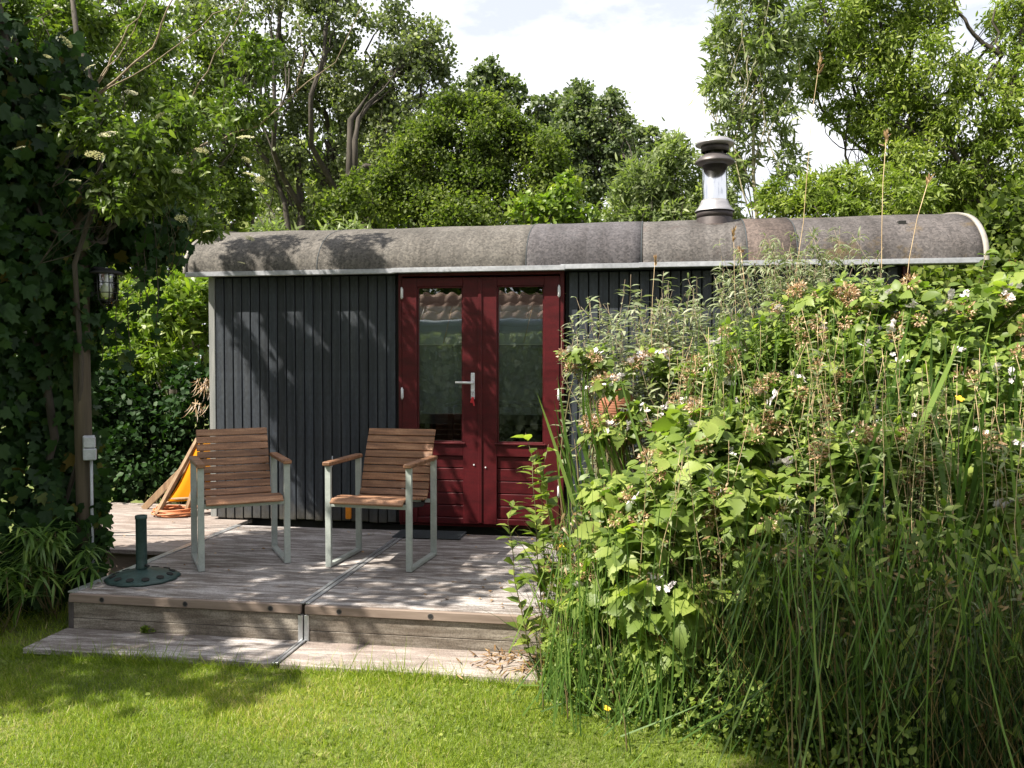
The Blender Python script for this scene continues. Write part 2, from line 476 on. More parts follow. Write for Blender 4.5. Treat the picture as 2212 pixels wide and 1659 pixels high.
def thing(name, label, cat, loc=(0, 0, 0), rz=0.0, group=None):
    o = bpy.data.objects.new(name, None)
    COL.objects.link(o)
    o.empty_display_size = 0.1
    o.location = loc
    o.rotation_euler = (0, 0, rz)
    return setp(o, label, cat, group)


def copy_of(o, parent=None):
    c = o.copy()
    COL.objects.link(c)
    if parent is not None:
        c.parent = parent
    for ch in o.children:
        copy_of(ch, c)
    return c


class MB:
    """collects shapes, builds ONE mesh object"""

    def __init__(s):
        s.bm = bmesh.new()

    def box(s, c, d, rot=None, mi=0):
        m = Matrix.Translation(c) @ (rot.to_4x4() if rot is not None else Matrix.Identity(4)) @ Matrix.Diagonal((d[0], d[1], d[2], 1))
        r = bmesh.ops.create_cube(s.bm, size=1.0, matrix=m)
        for f in {f for v in r['verts'] for f in v.link_faces}:
            f.material_index = mi
        return s

    def beam(s, a, b, wd, th, up=(0, 0, 1), mi=0):
        a, b = Vector(a), Vector(b)
        z = (b - a)
        ln = z.length
        z.normalize()
        x = Vector(up).cross(z)
        if x.length < 1e-4:
            x = Vector((1, 0, 0))
        x.normalize()
        y = z.cross(x)
        rot = Matrix((x, y, z)).transposed()
        return s.box((a + b) / 2, (wd, th, ln), rot, mi)

    def tube(s, pts, rad, n=8, caps=True, closed=False, mi=0):
        pts = [Vector(p) for p in pts]
        if not hasattr(rad, '__len__'):
            rad = [rad] * len(pts)
        rings = []
        up = Vector((0.31, 0.17, 0.93)).normalized()
        k = len(pts)
        for i, p in enumerate(pts):
            if closed:
                t = pts[(i + 1) % k] - pts[i - 1]
            else:
                t = pts[min(i + 1, k - 1)] - pts[max(i - 1, 0)]
            t.normalize()
            x = t.cross(up)
            if x.length < 0.05:
                x = t.cross(Vector((1, 0, 0)))
            x.normalize()
            y = x.cross(t)
            rings.append([s.bm.verts.new(p + (x * math.cos(2 * math.pi * j / n) + y * math.sin(2 * math.pi * j / n)) * rad[i]) for j in range(n)])
        m = k if closed else k - 1
        for i in range(m):
            A, B = rings[i], rings[(i + 1) % k]
            for j in range(n):
                f = s.bm.faces.new((A[j], A[(j + 1) % n], B[(j + 1) % n], B[j]))
                f.smooth = True
                f.material_index = mi
        if caps and not closed:
            for rg in (rings[0], rings[-1]):
                try:
                    f = s.bm.faces.new(rg)
                    f.material_index = mi
                except ValueError:
                    pass
        return s

    def lathe(s, prof, c=(0, 0, 0), n=32, mi=0, smooth=True):
        c = Vector(c)
        rings = []
        for r, z in prof:
            if r < 1e-5:
                rings.append([s.bm.verts.new(c + Vector((0, 0, z)))])
            else:
                rings.append([s.bm.verts.new(c + Vector((r * math.cos(2 * math.pi * j / n), r * math.sin(2 * math.pi * j / n), z))) for j in range(n)])
        for A, B in zip(rings, rings[1:]):
            for j in range(n):
                vs = [A[j % len(A)], A[(j + 1) % len(A)], B[(j + 1) % len(B)], B[j % len(B)]]
                u = []
                for v in vs:
                    if v not in u:
                        u.append(v)
                if len(u) > 2:
                    try:
                        f = s.bm.faces.new(u)
                        f.smooth = smooth
                        f.material_index = mi
                    except ValueError:
                        pass
        return s

    def face(s, pts, mi=0, smooth=False):
        f = s.bm.faces.new([s.bm.verts.new(Vector(p)) for p in pts])
        f.material_index = mi
        f.smooth = smooth
        return s

    def build(s, name, mats, parent=None, bevel=0.0, seg=1):
        if bevel:
            bmesh.ops.bevel(s.bm, geom=list(s.bm.edges), offset=bevel, segments=seg, affect='EDGES', clamp_overlap=True)
        bmesh.ops.recalc_face_normals(s.bm, faces=list(s.bm.faces))
        me = bpy.data.meshes.new(name)
        s.bm.to_mesh(me)
        s.bm.free()
        for m in (mats if isinstance(mats, (list, tuple)) else [mats]):
            me.materials.append(m)
        o = bpy.data.objects.new(name, me)
        COL.objects.link(o)
        if parent is not None:
            o.parent = parent
        return o


# ------------------------------------------------------------------ leaves in bulk
def unit(a):
    return a / np.maximum(np.linalg.norm(a, axis=-1, keepdims=True), 1e-9)


def tmpl(rows, mid=None):
    """leaf template from rows (y, halfwidth, z_mid, z_edge): strip folded along its midrib -> verts, tris"""
    V, F = [], []
    idx = []
    for (y, hw, zm, ze) in rows:
        if hw < 1e-4:
            V.append((0, y, zm))
            idx.append((len(V) - 1,) * 3)
        else:
            V += [(-hw, y, ze), (0, y, zm), (hw, y, ze)]
            idx.append((len(V) - 3, len(V) - 2, len(V) - 1))
    for A, B in zip(idx, idx[1:]):
        for k in (0, 1):
            a, b, c, d = A[k], A[k + 1], B[k + 1], B[k]
            if a == b and c == d:
                continue
            if a == b:
                F.append((a, c, d))
            elif c == d:
                F.append((a, b, c))
            else:
                F += [(a, b, c), (a, c, d)]
    return np.array(V, float), np.array(F, int)


T = {}
T['small'] = (np.array([(0, 0, 0), (0.34, 0.45, 0.10), (0, 1, -0.05), (-0.34, 0.5, 0.10)], float), np.array([(0, 1, 2), (0, 2, 3)]))
T['round'] = (np.array([(0.05, 0, 0), (0.43, 0.42, 0.08), (0.12, 1, -0.04), (-0.30, 0.85, 0.04), (-0.40, 0.25, 0.08)], float),
              np.array([(0, 1, 2), (0, 2, 3), (0, 3, 4)]))
T['lance'] = (np.array([(0, 0, 0), (0.10, 0.35, 0.03), (0.07, 0.72, -0.03), (0, 1, -0.14), (-0.07, 0.7, -0.03), (-0.10, 0.33, 0.03)], float),
              np.array([(0, 1, 5), (1, 2, 4), (1, 4, 5), (2, 3, 4)]))
T['oval'] = tmpl([(0, 0, 0, 0), (0.22, 0.26, 0, 0.05), (0.5, 0.31, -0.03, 0.03), (0.78, 0.19, -0.10, -0.05), (1, 0, -0.20, 0)])
T['blade'] = (np.array([(-0.5, 0, 0), (0.5, 0, 0), (-0.42, 0.4, 0.05), (0.42, 0.4, 0.05), (-0.28, 0.75, 0.22), (0.28, 0.75, 0.22), (0, 1, 0.5)], float),
              np.array([(0, 1, 3), (0, 3, 2), (2, 3, 5), (2, 5, 4), (4, 5, 6)]))
T['grass'] = (np.array([(-0.5, 0, 0), (0.5, 0, 0), (0.3, 0.55, 0.1), (-0.3, 0.55, 0.1), (0, 1, 0.4)], float), np.array([(0, 1, 2), (0, 2, 3), (3, 2, 4)]))
T['curl'] = (np.array([(0, 0, 0), (0.075, 0.25, 0.05), (0.075, 0.55, 0.02), (0.045, 0.82, -0.14), (0, 1.0, -0.34), (-0.045, 0.82, -0.14), (-0.075, 0.55, 0.02), (-0.075, 0.25, 0.05)], float),
             np.array([(0, 1, 7), (1, 2, 6), (1, 6, 7), (2, 3, 5), (2, 5, 6), (3, 4, 5)]))
_se = [(0, 0)]
for _k, _y in enumerate(np.linspace(0.04, 0.94, 8)):
    _w = 0.35 * math.sin(math.pi * _y ** 0.75) ** 0.85
    _se += [(_w * 0.95, _y - 0.02), (_w * 1.05, _y + 0.045)]
_se += [(0, 1.10)]
_rt = [(x, y, -0.22 * y * y + 0.16 * x) for x, y in _se]
_mid = [(0, y, -0.22 * y * y) for y in (0.25, 0.5, 0.75)]
_nr = len(_rt)
_vv = _rt + _mid + [(-x, y, z) for x, y, z in _rt]
_ff = []
for _s in (0, _nr + 3):
    for _i in range(_nr - 1):
        _m = _nr + min(2, int(_i / (_nr - 1) * 3))
        _ff.append((_m, _s + _i, _s + _i + 1))
        _mn = _nr + min(2, int((_i + 1) / (_nr - 1) * 3))
        if _mn != _m:
            _ff.append((_m, _mn, _s + _i + 1))
T['serr'] = (np.array(_vv, float), np.array(_ff))
_iv = [(0, 0, 0.02), (0.30, -0.08, 0.03), (0.50, 0.22, -0.03), (0.30, 0.36, 0.02), (0.36, 0.66, -0.02), (0.14, 0.66, 0.03), (0, 1.0, -0.08),
       (-0.14, 0.66, 0.03), (-0.36, 0.66, -0.02), (-0.30, 0.36, 0.02), (-0.50, 0.22, -0.03), (-0.30, -0.08, 0.03)]
T['ivy'] = (np.array(_iv, float), np.array([(0, i, i + 1) for i in range(1, 11)]))


for _k, (_v, _f) in list(T.items()):      # every face wound the same way, so smooth shading works
    _f = _f.copy()
    for _q in range(len(_f)):
        _a, _b, _c = _v[_f[_q][0]], _v[_f[_q][1]], _v[_f[_q][2]]
        if np.cross(_b - _a, _c - _a)[2] < 0:
            _f[_q] = _f[_q][::-1]
    T[_k] = (_v, _f)


class Foliage:
    def __init__(s):
        s.V, s.F, s.A, s.n = [], [], [], 0

    def add(s, t, P, D, Nn, S, rnd=None):
        """t template, P points, D tip direction, Nn leaf normal, S size scalar / (n,) / (n,3)"""
        V, F = T[t]
        P = np.atleast_2d(P)
        n = len(P)
        D = unit(np.broadcast_to(D, P.shape).astype(float))
        Nn = np.broadcast_to(Nn, P.shape)
        B = unit(np.cross(D, Nn) + 1e-6)
        Nn = np.cross(B, D)
        S = np.asarray(S, float)
        if S.ndim == 0:
            S = np.full(n, float(S))
        if S.ndim == 1:
            S = np.stack([S, S, S], 1)
        W = (P[:, None, :] + V[None, :, 0:1] * S[:, None, 0:1] * B[:, None, :] + V[None, :, 1:2] * S[:, None, 1:2] * D[:, None, :]
             + V[None, :, 2:3] * S[:, None, 2:3] * Nn[:, None, :])
        s.V.append(W.reshape(-1, 3))
        s.F.append((F[None] + (np.arange(n) * len(V))[:, None, None]).reshape(-1, 3) + s.n)
        if rnd is None:
            rnd = rng.random(n)
        s.A.append(np.repeat(np.clip(rnd, 0, 1), len(V)))
        s.n += n * len(V)
        return s

    def mesh(s, name, mat):
        V = np.concatenate(s.V)
        F = np.concatenate(s.F)
        A = np.concatenate(s.A)
        me = bpy.data.meshes.new(name)
        me.vertices.add(len(V))
        me.vertices.foreach_set('co', V.astype(np.float32).ravel())
        me.loops.add(F.size)
        me.loops.foreach_set('vertex_index', F.astype(np.int32).ravel())
        me.polygons.add(len(F))
        me.polygons.foreach_set('loop_start', (np.arange(len(F)) * 3).astype(np.int32))
        me.polygons.foreach_set('loop_total', np.full(len(F), 3, np.int32))
        me.update()
        a = me.attributes.new('rnd', 'FLOAT', 'POINT')
        a.data.foreach_set('value', A.astype(np.float32))
        me.materials.append(mat)
        me.validate()
        return me

    def build(s, name, mat, parent=None, kind=None):
        o = bpy.data.objects.new(name, s.mesh(name, mat))
        COL.objects.link(o)
        if parent is not None:
            o.parent = parent
            o.matrix_parent_inverse = Matrix.Translation(-Vector(parent.location))
        if kind:
            o['kind'] = kind
        return o


def world_child(o, parent):
    """geometry was written in world coordinates: keep it there under its (unrotated) parent"""
    o.parent = parent
    o.matrix_parent_inverse = Matrix.Translation(-Vector(parent.location))
    return o


def randdir(n):
    return unit(rng.normal(size=(n, 3)))


def wob(a, b, k=6, amt=0.12, sag=0.0):
    """a gently wandering path from a to b"""
    k = max(k, 9) if k > 5 else k
    a, b = np.array(a, float), np.array(b, float)
    ln = np.linalg.norm(b - a)
    t = np.linspace(0, 1, k)[:, None]
    off = sum(rng.normal(size=3) * np.sin(t * math.pi * m) * (0.55 / m) for m in (1, 2, 3, 5)) * amt * ln
    p = a + (b - a) * t + off
    p[:, 2] += sag * ln * np.sin(t[:, 0] * math.pi)
    return p


def tree(name, label, cat, base, lumps, mat, leaf='small', size=0.09, count=20000, bark='bark', tr=0.12, top=None, group=None,
         up=0.5, clump=0.2, sub=26, droop=0.3, twigs=7, stems=1, twig_r=0.012, lean=0.15, shell=0.45, ratio=1.0, limb=1.0, trunkpart='trunk', tips=None):
    """lumps: (x, y, z, rx, ry, rz) ellipsoids; limbs run to each, twigs spread through it, leaves cluster on the twigs"""
    base = np.array(base, float)
    t = thing(name, label, cat, tuple(base), group=group)
    lumps = [np.array(l, float) for l in lumps]
    zt = max(l[2] for l in lumps) if top is None else top
    xt = np.mean([l[0] for l in lumps])
    yt = np.mean([l[1] for l in lumps])
    tb = MB()
    lb = MB()
    trunks = []
    for k in range(stems):
        b0 = base + (rng.normal(size=3) * [0.25, 0.2, 0] * (stems > 1)) - [0, 0, 0.15]
        tip = np.array([xt, yt, zt]) if stems == 1 else lumps[tips[k] if tips else (k * 3 + 1) % len(lumps)][:3]
        p = wob(b0, tip, 9, lean)
        trunks.append(p)
        tb.tube(p, list(tr * np.linspace(1, 0.14, len(p)) ** 0.9), 9)
    tot = sum((l[3] * l[4] * l[5]) ** (2 / 3) for l in lumps)
    fo = Foliage()
    for l in lumps:
        c, r = l[:3], l[3:6]
        p = min(trunks, key=lambda q: np.min(np.linalg.norm(q[1:, :2] - c[:2], axis=1)))
        cand = [q for q in p[1:] if q[2] < c[2] - 0.25 * r[2]] or [p[1]]
        st = cand[max(0, len(cand) - 3)]
        path = wob(st, c, 6, 0.16, sag=-0.04)
        rr = tr * 0.36 * limb
        lb.tube(path, list(np.linspace(rr, rr * 0.35, len(path))), 6)
        n = max(30, int(count * (r[0] * r[1] * r[2]) ** (2 / 3) / tot))
        m = sub
        d = randdir(m)
        sc = (shell + (1 - shell) * rng.random(m)) ** 0.6
        cen = c + d * sc[:, None] * r
        for q in cen[:twigs]:
            s0 = path[rng.integers(3, len(path))]
            tw = wob(s0, q, 7, 0.11)
            lb.tube(tw, list(np.linspace(twig_r, twig_r * 0.35, len(tw))), 4, caps=False)
        ci = rng.integers(0, m, n)
        wts = rng.random(m)
        P = cen[ci] + rng.normal(size=(n, 3)) * (clump * r.mean() * (0.6 + 0.8 * wts[ci]))[:, None] * [1, 1, 0.75]
        D = unit(rng.normal(size=(n, 3)) + (P - c) / r * 0.6 - [0, 0, droop])
        Nn = unit(rng.normal(size=(n, 3)) + [0, 0, up * 2])
        S = size * (0.6 + 0.7 * rng.random(n))
        fo.add(leaf, P, D, Nn, np.stack([S * ratio, S, S], 1), rnd=np.clip(0.50 * wts[ci] + 0.5 * rng.random(n), 0, 1))
    world_child(tb.build(trunkpart, M[bark]), t)
    world_child(lb.build('limbs', M[bark]), t)['kind'] = 'stuff'
    fo.build('crown', mat, t, kind='stuff')
    return t


def lump(u, v, Y, ru, rv=None, ry=None):
    c = at(u, v, Y)
    k = pxm(c)
    rv = rv or ru
    return (*c, ru * k, (ry or (ru + rv) / 2 * k), rv * k)

# ================================================================== GROUND
def lawn_z(x, y):
    return -0.222 + 0.010 * np.sin(x * 1.7 + 0.4) * np.cos(y * 2.1) + 0.006 * np.sin(x * 4.3 + y * 3.1)


M['soil'] = rough_mat('mossy_soil', [(0.3, (0.05, 0.07, 0.012)), (0.5, (0.09, 0.12, 0.018)), (0.75, (0.15, 0.13, 0.05))], scale=(5, 5, 5), rough=0.95,
                      bump=0.5, dist=0.02)
b = MB()
gx = [-120, -60, -30, -15] + list(np.linspace(-8, 8, 65)) + [15, 30, 60, 120]
gy = [-120, -60, -30, -16] + list(np.linspace(-9, 6, 61)) + [12, 25, 60, 160]
vs = [[b.bm.verts.new((x, y, lawn_z(x, y) - (0.004 if y > -2.3 else 0))) for y in gy] for x in gx]
for i in range(len(gx) - 1):
    for j in range(len(gy) - 1):
        f = b.bm.faces.new((vs[i][j], vs[i + 1][j], vs[i + 1][j + 1], vs[i][j + 1]))
        f.smooth = True
setp(b.build('ground', M['soil']), 'mossy ground under the lawn and the shrubs', None, kind='structure')

# ================================================================== WAGON
WX0, WX1, WZ0, WZ1, WD = -1.577, 3.72, 0.015, 1.965, 2.2
DX0, DX1 = 0.005, 1.284
wagon = thing('wooden_wagon', 'dark grey boarded caravan wagon with barrel roof and red glazed double doors', 'garden wagon', (1.07, 1.1, -0.2))


def wpart(mb, name, mat, parent=None, bevel=0.0):
    o = mb.build(name, mat, None, bevel)
    if parent is None:
        return world_child(o, wagon)
    o.parent = parent
    o.matrix_parent_inverse = parent.matrix_parent_inverse if False else Matrix.Identity(4)
    return o


def empty_part(name, parent):
    o = bpy.data.objects.new(name, None)
    COL.objects.link(o)
    o.empty_display_size = 0.1
    return world_child(o, parent)


wall = MB()
wall.box(((WX0 + DX0) / 2, 0.05, 0.98), (DX0 - WX0 - 0.02, 0.05, 1.93))
wall.box(((WX1 + DX1) / 2, 0.05, 0.98), (WX1 - DX1 - 0.02, 0.05, 1.93))
wall.box((WX0 + 0.03, WD / 2, 1.15), (0.05, WD - 0.16, 2.26))
wall.box((WX1 - 0.03, WD / 2, 1.15), (0.05, WD - 0.16, 2.26))
wall.box(((WX0 + WX1) / 2, WD - 0.03, 0.98), (WX1 - WX0 - 0.02, 0.05, 1.93))
wall.box(((WX0 + WX1) / 2, WD / 2, -0.03), (WX1 - WX0 - 0.06, WD - 0.1, 0.06))
wall_o = wpart(wall, 'wall', M['void'])
# tongue and groove boards, each its own piece: groove between, tiny shadow bead
bd = MB()
BW = 0.0752
bd.box((0, 0.0, 0.0), (BW - 0.009, 0.018, 1.0))
proto_board = bd.build('board', M['boards'], None, 0.0035)
proto_board.parent = wall_o


def put_board(x, z0, z1, y=0.012, first=[True], rz=0.0):
    o = proto_board if first[0] else proto_board.copy()
    if not first[0]:
        COL.objects.link(o)
    first[0] = False
    o.location = (x, y + random.uniform(-0.0012, 0.0012), (z0 + z1) / 2)
    o.rotation_euler = (0, random.uniform(-0.0012, 0.0012), rz)
    o.scale = (1, 1, z1 - z0)
    return o


nb = 20
for i in range(nb):
    put_board(WX0 + 0.045 + BW * (i + 0.5), WZ0 + random.uniform(-0.006, 0.006), WZ1 - 0.02)
i = 0
x = DX1 + 0.03
while x + BW < WX1 - 0.04:
    put_board(x + BW / 2, WZ0 + random.uniform(-0.006, 0.006), WZ1 - 0.02)
    x += BW
for k in range(28):
    o = put_board(WX0 - 0.002, WZ0, WZ1 + 0.12, y=0.09 + k * BW, rz=math.pi / 2)
cb = MB()
cb.box((WX0 + 0.016, 0.016, 0.985), (0.052, 0.036, 1.93))
wpart(cb, 'corner_board', rough_mat('grey_corner_paint', [(0.3, (0.16, 0.17, 0.17)), (0.7, (0.28, 0.28, 0.27))], scale=(30, 30, 3), rough=0.6), wall_o, 0.003)
cb = MB()
cb.box((WX1 - 0.02, 0.016, 0.985), (0.05, 0.036, 1.93))
wpart(cb, 'corner_board', M['red'], wall_o, 0.003)
ch = MB()
ch.box((1.07, 1.15, -0.13), (5.0, 1.9, 0.14))
for x in (-0.9, 0.9, 2.9):
    ch.box((x, 1.1, -0.17), (0.2, 1.6, 0.16))
wpart(ch, 'chassis', M['void'])
# metal bits low on the wall
hk = MB()
p0 = at(718, 985, -0.012)
hk.tube([(p0[0], -0.012, p0[2]), (p0[0] + 0.006, -0.03, p0[2] - 0.07), (p0[0] - 0.006, -0.02, p0[2] - 0.1), (p0[0] - 0.02, -0.02, p0[2] - 0.085)], 0.004, 6)
wpart(hk, 'wall_hook', M['white'])
q0 = at(752, 1105, -0.03)
og = MB()
og.box((q0[0], -0.022, q0[2]), (0.042, 0.03, 0.12))
wpart(og, 'orange_latch', M['orange'], None, 0.006)

# roof ----------------------------------------------------------
RX0, RX1 = -1.715, 4.165
RY0, RA, RH, RP, RZ = -0.12, 1.215, 0.45, 2.3, 1.972


def roof_pt(t, k=0.0):
    """t in [-1,1] from front eave to back; k offset outward"""
    s = math.sin(t * math.pi / 2)
    yy = abs(s)
    z = (1 - yy ** RP) ** (1 / RP) if yy < 1 else 0.0
    return RY0 + RA + s * (RA + k), RZ + z * (RH + k)


roof = empty_part('roof', wagon)


def roof_section(x0, x1, mat, k=0.0, name='felt_sheet', th=0.022):
    mb = MB()
    ns, nx = 44, max(2, int((x1 - x0) / 0.09))
    og_ = []
    for j in range(ns + 1):
        t = -1 + 2 * j / ns
        y, z = roof_pt(t, k)
        y2, z2 = roof_pt(t, k - th)
        if abs(t) > 0.999:
            z = RZ - 0.002
            z2 = z
        og_.append((y, z, y2, z2))
    rows = []
    for i in range(nx + 1):
        x = x0 + (x1 - x0) * i / nx
        row = []
        for j, (y, z, y2, z2) in enumerate(og_):
            w = 0.0022 * math.sin(x * 9.1 + j * 0.8) + 0.0025 * math.sin(x * 3.7 + j * 0.33 + 1)
            row.append(mb.bm.verts.new((x, y, z + w)))
        rows.append(row)
    for i in range(nx):
        for j in range(ns):
            f = mb.bm.faces.new((rows[i][j], rows[i + 1][j], rows[i + 1][j + 1], rows[i][j + 1]))
            f.smooth = True
    for (i, x) in ((0, x0), (nx, x1)):
        inn = [mb.bm.verts.new((x, y2, z2)) for (_, _, y2, z2) in og_]
        for j in range(ns):
            try:
                mb.bm.faces.new((rows[i][j], rows[i][j + 1], inn[j + 1], inn[j]))
            except ValueError:
                pass
    o = mb.build(name, mat)
    o.parent = roof
    return o


# sheets overlap a few millimetres, each lap visible
b1, b2, b3, b4 = at(1157, 500, 0.4)[0], at(1388, 500, 0.4)[0], at(1600, 490, 0.4)[0], at(1700, 490, 0.4)[0]
roof_section(RX0, b1 + 0.03, M['felt_a'], 0.0)
roof_section(b1, b2 - 0.002, M['felt_b'], 0.006)
roof_section(b2, b3 + 0.03, M['felt_c'], 0.001)
roof_section(b3, b4, M['felt_d'], 0.008)
roof_section(b4 - 0.03, RX1, M['felt_e'], 0.002)
for xl, kk in ((b1, 0.008), (b2, 0.008), (b3, 0.010), (b4, 0.010), (-0.62, 0.002)):
    roof_section(xl - 0.004, xl + 0.003, M['mat'], kk, 'lap_edge', 0.01)
# end bands
for x0, x1 in ((RX0 - 0.018, RX0 + 0.004), (RX1 - 0.004, RX1 + 0.03)):
    roof_section(x0, x1, M['roof_edge'], 0.012, 'end_band', 0.05)
# end boards under the roof (closing gables, inset)
for x in (WX0 + 0.002, WX1 - 0.004):
    mb = MB()
    pts = []
    for j in range(33):
        t = -0.93 + 1.86 * j / 32
        y, z = roof_pt(t, -0.03)
        pts.append((x, y, max(z, RZ + 0.0)))
    mb.face(pts)
    r = bmesh.ops.extrude_face_region(mb.bm, geom=list(mb.bm.faces))
    bmesh.ops.translate(mb.bm, verts=[v for v in r['geom'] if isinstance(v, bmesh.types.BMVert)], vec=(0.03, 0, 0))
    o = mb.build('gable_board', M['boards'])
    o.parent = roof
# soffit and bearers
mb = MB()
mb.box(((RX0 + RX1) / 2, -0.05, RZ - 0.012), (RX1 - RX0 - 0.03, 0.12, 0.016))
mb.box(((RX0 + RX1) / 2, WD + 0.03, RZ - 0.012), (RX1 - RX0 - 0.03, 0.14, 0.016))
o = mb.build('soffit', M['boards'])
o.parent = roof
# aluminium eaves trim in lapping lengths
for (x0, x1, dz, dy) in ((RX0, 0.0, 0.0, 0.0), (-0.02, 1.30, 0.004, -0.004), (1.27, at(1383, 577, -0.1)[0], 0.010, -0.001),
                         (at(1380, 577, -0.1)[0], at(1765, 575, -0.1)[0], 0.012, -0.006), (at(1765, 575, -0.1)[0], RX1, 0.006, -0.001)):
    mb = MB()
    mb.box(((x0 + x1) / 2, RY0 + dy - 0.004, RZ - 0.008 + dz), (x1 - x0, 0.008, 0.034))
    mb.box(((x0 + x1) / 2, RY0 + 0.010 + dy, RZ - 0.026 + dz), (x1 - x0, 0.03, 0.004))
    o = mb.build('eaves_trim', M['zinc'], None, 0.001)
    o.parent = roof

# chimney --------------------------------------------------------
cx, cyy = 2.40, 0.33
cz = 2.29
chim = empty_part('chimney', wagon)


def cpart(prof, name, mat, n=40):
    mb = MB()
    mb.lathe(prof, (cx, cyy, cz), n)
    o = mb.build(name, mat)
    o.parent = chim
    return o


cpart([(0.160, -0.10), (0.150, 0.012), (0.140, 0.02), (0.0, 0.02)], 'flashing_dressing', M['felt_d'])
cpart([(0.134, -0.08), (0.134, 0.075), (0.129, 0.08), (0.129, 0.084), (0.137, 0.087), (0.137, 0.125), (0.12, 0.13), (0.09, 0.13)], 'base_collar', M['soot'])
cpart([(0.148, 0.128), (0.148, 0.134), (0.126, 0.156), (0.108, 0.190), (0.099, 0.215), (0.096, 0.215), (0.096, 0.17), (0.14, 0.128)], 'storm_skirt', M['steel_dull'])
cpart([(0.094, 0.13), (0.094, 0.50), (0.088, 0.50), (0.088, 0.2)], 'flue_pipe', M['steel'], 48)
cpart([(0.086, 0.478), (0.118, 0.482), (0.148, 0.497), (0.149, 0.507), (0.112, 0.545), (0.085, 0.560), (0.06, 0.562), (0.06, 0.49)], 'collar_ring', M['bronze'])
mb = MB()
for k in range(6):
    a = k * math.pi / 3 + 0.25
    mb.box((cx + 0.074 * math.cos(a), cyy + 0.074 * math.sin(a), cz + 0.59), (0.014, 0.004, 0.08), Matrix.Rotation(a + math.pi / 2, 3, 'Z'))
mb.lathe([(0.050, 0.55), (0.050, 0.63)], (cx, cyy, cz), 24)
o = mb.build('cap_struts', M['soot'])
o.parent = chim
cpart([(0.098, 0.580), (0.104, 0.582), (0.104, 0.632), (0.098, 0.632), (0.098, 0.580)], 'inner_ring', M['soot'])
cpart([(0.0, 0.626), (0.105, 0.626), (0.145, 0.632), (0.149, 0.640), (0.138, 0.656), (0.104, 0.678), (0.056, 0.690), (0.0, 0.693)], 'rain_cap', M['steel_dull'])

# doors ----------------------------------------------------------
fr = MB()
zt = 1.935
for x0, x1 in ((DX0, 0.034), (1.254, DX1)):
    fr.box(((x0 + x1) / 2, 0.0, 0.985), (x1 - x0, 0.075, 1.91))
fr.box(((DX0 + DX1) / 2, 0.0, zt + 0.008), (DX1 - DX0, 0.071, 0.03))
fr.box(((DX0 + DX1) / 2, 0.005, 0.02), (DX1 - DX0 - 0.004, 0.066, 0.02))
wpart(fr, 'door_frame', M['red'], None, 0.003)


def door(x0, x1, gx0, gx1, name='door'):
    d = empty_part(name, wagon)
    gz0, gz1 = 0.655, 1.848
    y = -0.022
    th = 0.045

    def p(mb, nm, mat, bev=0.003):
        o = mb.build(nm, mat, None, bev)
        o.parent = d
        return o
    p(MB().box(((x0 + gx0) / 2, y, 0.975), (gx0 - x0, th, 1.88)), 'stile', M['red'])
    p(MB().box(((x1 + gx1) / 2, y, 0.975), (x1 - gx1, th, 1.88)), 'stile', M['red'])
    p(MB().box(((gx0 + gx1) / 2, y, (gz1 + 1.915) / 2), (gx1 - gx0 - 0.001, th - 0.004, 1.915 - gz1)), 'top_rail', M['red'])
    p(MB().box(((gx0 + gx1) / 2, y, 0.605), (gx1 - gx0 - 0.001, th - 0.004, 0.1)), 'middle_rail', M['red'])
    p(MB().box(((gx0 + gx1) / 2, y, 0.055), (gx1 - gx0 - 0.001, th - 0.004, 0.045)), 'bottom_rail', M['red'])
    hs = (0.555 - 0.078) / 5
    for k in range(5):
        z = 0.078 + hs * (k + 0.5)
        p(MB().box(((gx0 + gx1) / 2, y + 0.008, z), (gx1 - gx0 - 0.001, 0.022, hs - 0.005)), 'panel_board', M['red'], 0.004)
    # glazing beads
    for (a, b_) in (((gx0 + 0.006, gz0), (gx0 + 0.006, gz1)), ((gx1 - 0.006, gz0), (gx1 - 0.006, gz1)),
                    ((gx0, gz1 - 0.006), (gx1, gz1 - 0.006)), ((gx0, gz0 + 0.006), (gx1, gz0 + 0.006))):
        p(MB().beam((a[0], y - 0.004, a[1]), (b_[0], y - 0.004, b_[1]), 0.012, 0.016, (0, 1, 0)), 'glazing_bead', M['red'], 0.002)
    sill = MB().box(((gx0 + gx1) / 2, y - 0.026, gz0 - 0.004), (gx1 - gx0 + 0.03, 0.018, 0.014))
    p(sill, 'drip_sill', M['red'], 0.003)
    p(MB().box(((gx0 + gx1) / 2, y + 0.008, (gz0 + gz1) / 2), (gx1 - gx0 - 0.004, 0.004, gz1 - gz0 - 0.004)), 'pane', M['glass'], 0)
    # gauze blind in the upper part with its cord
    bz0 = 1.405
    bz1 = 1.70
    p(MB().box(((gx0 + gx1) / 2, y + 0.030, (bz0 + bz1) / 2), (gx1 - gx0 + 0.01, 0.002, bz1 - bz0)), 'gauze_blind', M['gauze'], 0)
    p(MB().box(((gx0 + gx1) / 2, y + 0.029, bz0), (gx1 - gx0 + 0.01, 0.006, 0.006)), 'blind_rail', M['white'], 0)
    p(MB().box(((gx0 + gx1) / 2, y + 0.045, (0.87 + bz0) / 2), (gx1 - gx0 + 0.01, 0.002, bz0 - 0.87)), 'net_curtain', M['net'], 0)
    p(MB().tube([(gx0 + 0.27, y + 0.022, bz1), (gx0 + 0.2, y + 0.021, bz0 + 0.01)], 0.0028, 6), 'cord', M['straw'], 0)
    return d, p


